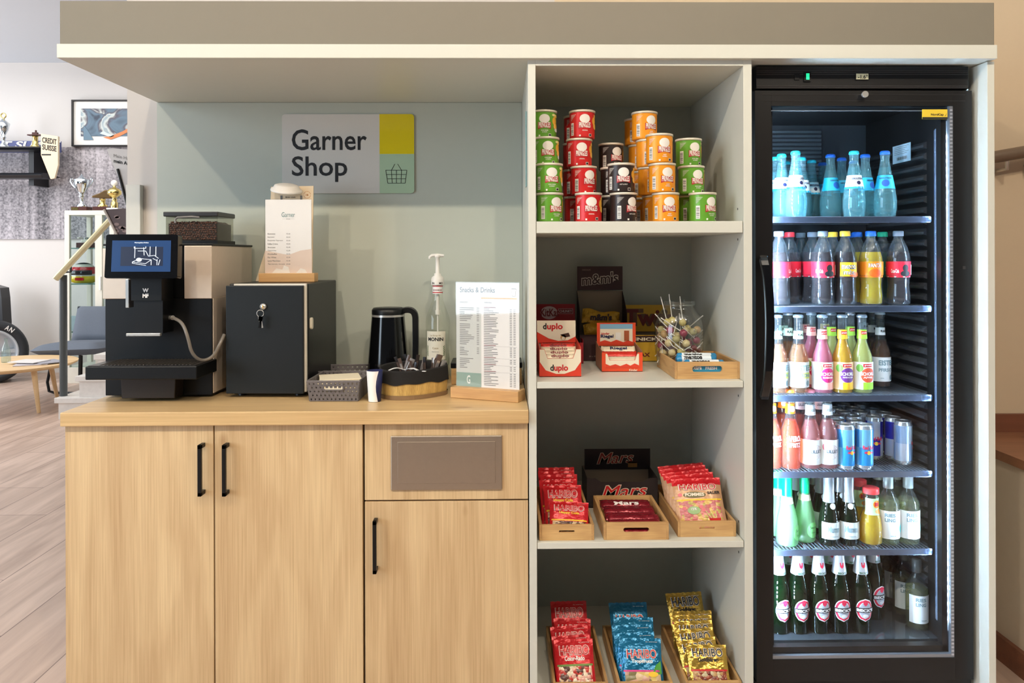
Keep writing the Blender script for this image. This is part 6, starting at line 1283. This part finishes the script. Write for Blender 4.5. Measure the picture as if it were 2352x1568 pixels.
        mb = MB(); g = onf(CN, .0008); mb.text('Red Bull', g, 0, .062, .036, .012, M('rb_red', (206, 40, 70), .4, var=0), .03); mb.disc(g, 0, .052, .006, .006, M('rb_gold', (240, 200, 60), .4, var=0)); h = onf(CN, .0013)
        for s_ in (-1, 1): mb.poly(h, [(s_ * .002, .053), (s_ * .008, .057), (s_ * .015, .052), (s_ * .009, .049)], M('rb_red'))
        mb.build('printed_mark', t)
    elif k == 'secco':
        lathe_part(t, 'glass_body', SEC, fros); lathe_part(t, 'foil', [(.0155, .148), (.0152, .206), (.012, .209), (0, .209)], M('foil_green', (0, 186, 120), .35, .2)); label(t, SEC, .128, .146, M('lab_cream', (236, 240, 214), .5, var=0), (), None, 'neck_label')
        mb = MB(); g = onf(SEC, .001); mb.disc(g, .01, .04, .022, .024, M('lab_lime', (130, 214, 130), .5, var=0), 16); h = onf(SEC, .0016); mb.text('Secco', h, .01, .045, .026, .008, M('lab_darkgreen', (30, 90, 50), .5, var=0)); mb.text('Ginger', h, .01, .03, .018, .006, M('lab_darkgreen')); mb.build('label', t)
    elif k == 'sekt':
        lathe_part(t, 'glass_body', SK, dgr); lathe_part(t, 'foil', [(.019, .125), (.0158, .16), (.0158, .207), (.013, .21), (0, .21)], M('foil_silver', (196, 204, 210), .3, .6)); lathe_part(t, 'drink', shrink(SK, .0022, .12), liq('sekt', (80, 104, 60), .5))
        label(t, SK, .022, .073, M('lab_pale', (214, 224, 226), .5, var=0), (('t', 'Mumm', 0, .043, .036, .02, M('lab_slate')), ('q', -.014, .014, .03, .0315, M('lab_slate'))), 2.5); mb = MB(); mb.disc(onf(SK, .003), 0, .122, .008, .009, M('lab_pale'), 16); mb.build('seal', t)
    elif k == 'juice':
        lathe_part(t, 'glass_body', GR, clr2); lathe_part(t, 'drink', shrink(GR, .002, .1), liq('juice', (250, 206, 10), .92)); screw(t, .176, .0245, M('cap_redjuice', (226, 70, 70), .35), .018)
        label(t, GR, .096, .146, M('lab_greenj', (190, 220, 170), .5, var=0), (('d', .0, .128, .012, .012, M('lab_orange2')), ('q', -.008, .008, .122, .134, red), ('d', .006, .106, .012, .008, M('lab_orange2'))), 3.2)
    elif k in ('wine', 'wine_low'):
        lathe_part(t, 'glass_body', RI, clr2); lathe_part(t, 'drink', shrink(RI, .0022, .14 if k == 'wine' else .125), liq('wine', (244, 244, 190), .14, (246, 246, 200))); lathe_part(t, 'screw_cap', [(.0148, .172), (.0148, .211), (.012, .213), (0, .213)], M('cap_clearblack', (70, 74, 74), .2) if k == 'wine_low' else M('cap_palegrey', (170, 180, 176), .25, .3))
        label(t, RI, .022, .108, lw, (('t', 'RIES', -.008, .09, .03, .011, M('lab_slate')), ('t', 'LING', -.008, .075, .03, .011, M('lab_slate')), ('t', 'VINUM', 0, .03, .016, .004, M('lab_slate')), ('d', .032, .052, .007, .013, M('lab_teal', (0, 180, 190), .5, var=0))), 2.6)
    elif k == 'beer':
        lathe_part(t, 'glass_body', BR, grn); lathe_part(t, 'drink', shrink(BR, .0022, .15), liq('beer', (20, 44, 20), .86, (40, 110, 50))); crown(t, .255, .0145, M('cap_beer', (120, 130, 120), .4, .4), .01)
        wl = M('lab_beerwhite', (232, 234, 236), .45, var=0); rl = M('lab_beerred', (214, 40, 74), .45, var=0); sl = M('lab_beersilver', (184, 192, 204), .35, .3, var=0)
        lathe_part(t, 'neck_foil', [(.0218, .178), (.0205, .19), (.0155, .225), (.0152, .236)], M('foil_beer', (206, 212, 218), .35, .5))
        F_ = [(.0218, .178), (.0205, .19), (.0155, .225), (.0152, .236)]; mb = MB(); g = onf(F_, .0008); mb.text("BECK'S", g, 0, .180, .024, .006, M('ink_green', (20, 90, 50), .5, var=0), .03); mb.poly(g, [(-.006, .214), (.006, .214), (.0055, .202), (0, .197), (-.0055, .202)], rl); mb.build('neck_mark', t)
        mb = MB(); zc_ = .073; 
        for j, (ru, rv, m_) in enumerate(((.027, .0345, wl), (.0245, .032, rl), (.0185, .026, wl), (.0172, .0245, sl))): mb.grid(20, 12, (lambda ru, rv, j: (lambda a, b: onf(BR, .0008 + j * .0005)(ru * (2 * a - 1) * max(.02, math.sqrt(max(0, 1 - (2 * b - 1) ** 2))), zc_ + rv * (2 * b - 1))))(ru, rv, j), m_, False)
        g = onf(BR, .003); mb.quad(g, -.0275, .0275, .066, .0805, ink, 10); mb.text("BECK'S", onf(BR, .0036), 0, .0685, .048, .0095, wl, .05); mb.poly(g, [(-.007, .103), (.007, .103), (.006, .092), (0, .086), (-.006, .092)], rl); mb.disc(g, .0, .056, .008, .005, wl); mb.build('label', t)
    return t
DESC = {'water_white': ('water_bottle', 'clear water bottle with white label'), 'water_blue': ('water_bottle', 'clear water bottle with blue label'), 'cola_grey': ('cola_bottle', 'grey capped cola bottle with red label'), 'cola_red': ('cola_bottle', 'cola bottle with red cap and label'), 'mix_yellow': ('soft_drink_bottle', 'cola mix bottle with yellow cap'), 'orange_blue': ('soft_drink_bottle', 'yellow orange soda bottle with blue cap'), 'lime_green': ('soft_drink_bottle', 'lime soda bottle with green cap'),
        'tea_lemon': ('iced_tea_bottle', 'lemon iced tea bottle'), 'tea_peach': ('iced_tea_bottle', 'brown peach iced tea bottle'), 'sp_rhubarb': ('spritzer_bottle', 'pink rhubarb spritzer bottle'), 'sp_maracuja': ('spritzer_bottle', 'yellow passion fruit spritzer bottle'), 'sp_apple': ('spritzer_bottle', 'pale apple spritzer bottle'), 'orange_spritz': ('aperitif_bottle', 'bright orange aperitif bottle'), 'rose_spritz': ('aperitif_bottle', 'rose aperitif bottle with white label'),
        'can_lightblue': ('energy_drink_can', 'light blue energy drink can'), 'can_blue': ('energy_drink_can', 'blue and silver energy drink can'), 'can_silver': ('energy_drink_can', 'pale silver energy drink can'), 'secco': ('sparkling_wine_bottle', 'frosted green sparkling bottle with green foil'), 'sekt': ('sparkling_wine_bottle', 'dark sparkling wine bottle with silver foil'), 'juice': ('juice_bottle', 'orange juice bottle with red cap'), 'wine': ('white_wine_bottle', 'small white wine bottle'), 'wine_low': ('white_wine_bottle', 'small white wine bottle with dark cap'), 'beer': ('beer_bottle', 'green beer bottle with oval label')}
SHN = ['top', 'second', 'third', 'fourth', 'fifth', 'bottom']; ZB = SZ + [FZ]
BT = [  # shelf, kind, px, depth, turn
 (0, 'water_white', 1829, .17, .3), (0, 'water_white', 1963, .17, .1), (0, 'water_blue', 2034, .17, -.4), (0, 'water_white', 1797, .235, 0), (0, 'water_blue', 1909, .245, .35), (0, 'water_blue', 1989, .245, .5), (0, 'water_white', 1783, .31, 0), (0, 'water_white', 1843, .32, 0), (0, 'water_white', 1866, .39, .1), (0, 'water_blue', 1935, .33, .2), (0, 'water_white', 1807, .43, 0), (0, 'water_blue', 1891, .46, .2), (0, 'water_blue', 1962, .41, 0),
 (1, 'cola_grey', 1790, .17, 1.6), (1, 'cola_grey', 1891, .17, .05), (1, 'mix_yellow', 1942, .17, -.1), (1, 'orange_blue', 2001, .17, -.1), (1, 'cola_grey', 2064, .17, .0), (1, 'cola_red', 1815, .26, 1.2), (1, 'cola_grey', 1867, .26, .8), (1, 'mix_yellow', 1914, .26, .2), (1, 'orange_blue', 1970, .26, .4), (1, 'lime_green', 2028, .26, .3), (1, 'cola_grey', 1840, .35, .4), (1, 'cola_red', 1800, .35, .4), (1, 'mix_yellow', 1895, .35, 0), (1, 'orange_blue', 1955, .36, .3), (1, 'lime_green', 2000, .36, 0),
 (2, 'tea_lemon', 1786, .17, .2), (2, 'tea_lemon', 1834, .17, .1), (2, 'sp_rhubarb', 1889, .165, .05), (2, 'sp_maracuja', 1935, .165, .0), (2, 'sp_apple', 1980, .165, .05), (2, 'tea_peach', 2022, .27, .2), (2, 'tea_lemon', 1811, .26, 0), (2, 'sp_rhubarb', 1864, .26, 0), (2, 'sp_apple', 1910, .25, .1), (2, 'sp_apple', 1953, .26, .1), (2, 'tea_peach', 2004, .35, .4), (2, 'tea_lemon', 1800, .35, 0), (2, 'sp_rhubarb', 1850, .35, .1), (2, 'sp_maracuja', 1895, .35, 0), (2, 'tea_peach', 1985, .43, .1),
 (3, 'orange_spritz', 1772, .17, .1), (3, 'orange_spritz', 1815, .165, .1), (3, 'rose_spritz', 1861, .165, .2), (3, 'rose_spritz', 1900, .165, .1), (3, 'orange_spritz', 1797, .25, 0), (3, 'rose_spritz', 1838, .25, 0), (3, 'rose_spritz', 1880, .25, 0), (3, 'orange_spritz', 1792, .34, 0), (3, 'rose_spritz', 1822, .34, 0), (3, 'rose_spritz', 1857, .35, 0),
 (3, 'can_lightblue', 1942, .16, .3), (3, 'can_lightblue', 1984, .16, .1), (3, 'can_lightblue', 1921, .225, .3), (3, 'can_lightblue', 1962, .215, .2), (3, 'can_lightblue', 1920, .29, .3), (3, 'can_lightblue', 1960, .28, .1), (3, 'can_silver', 1936, .35, .3), (3, 'can_silver', 1975, .345, .1), (3, 'can_silver', 1919, .41, .3), (3, 'can_silver', 1959, .41, .3), (3, 'can_blue', 1936, .475, .2), (3, 'can_blue', 1979, .475, .2), (3, 'can_blue', 2007, .27, -.2), (3, 'can_silver', 2074, .205, 1.2), (3, 'can_blue', 2051, .262, 1.1), (3, 'can_blue', 2031, .325, .6), (3, 'can_silver', 2005, .385, .2),
 (4, 'secco', 1807, .17, .6), (4, 'secco', 1847, .2, .2), (4, 'secco', 1787, .25, .2), (4, 'sekt', 1903, .17, .1), (4, 'sekt', 1948, .17, -.15), (4, 'juice', 1999, .165, .4), (4, 'wine', 2039, .17, -.05), (4, 'wine', 2085, .17, .1), (4, 'sekt', 1885, .26, 0), (4, 'sekt', 1927, .27, 0), (4, 'juice', 1971, .245, .2), (4, 'wine', 2015, .26, 0), (4, 'wine', 2058, .26, 0), (4, 'sekt', 1868, .35, 0), (4, 'juice', 1960, .33, 0), (4, 'sekt', 1830, .29, 0), (4, 'wine', 1995, .36, 0),
 (5, 'beer', 1787, .17, .25), (5, 'beer', 1831, .17, .2), (5, 'beer', 1879, .17, .15), (5, 'beer', 1926, .17, .02), (5, 'beer', 1975, .17, .0), (5, 'beer', 1807, .25, .2), (5, 'beer', 1855, .25, .2), (5, 'beer', 1903, .25, .1), (5, 'beer', 1951, .25, .1), (5, 'beer', 2004, .255, .4), (5, 'beer', 1790, .33, 0), (5, 'beer', 1836, .33, 0), (5, 'beer', 1884, .33, 0), (5, 'beer', 1932, .33, 0), (5, 'beer', 1976, .34, 0),
 (5, 'wine_low', 2104, .185, .12), (5, 'wine_low', 2073, .28, .0), (5, 'wine_low', 2049, .355, 0), (5, 'wine_low', 2028, .43, .1)]
rowof = lambda y: 'front' if y < .21 else ('second' if y < .295 else ('third' if y < .38 else 'rear'))
PR = {}; cnt = {}
for s, k, px, y, rz in sorted(BT, key=lambda b: (b[0], b[1], rowof(b[3]), b[2])):
    if k not in PR: PR[k] = kind(k)
    n = cnt[(s, k, rowof(y))] = cnt.get((s, k, rowof(y)), 0) + 1
    tot = sum(1 for b in BT if b[0] == s and b[1] == k and rowof(b[3]) == rowof(y))
    nm_, ds = DESC[k]; where = '%s row, %s fridge shelf' % (rowof(y), SHN[s])
    lab = ds + ', ' + where if tot == 1 else '%s, %s from left in %s' % (ds, ordn[n - 1], where)
    x = max(X(px, y, 900), IX0 + .052 if False else IX0 + .034)
    o = put(PR[k], k, (x, y, ZB[s] + .0006), rz, lab, '%s on the %s fridge shelf' % (nm_.replace('_', ' ') + 's', SHN[s])); o['category'] = 'can' if k[:3] == 'can' else 'bottle'
    o.name = nm_
bpy.context.view_layer.update()
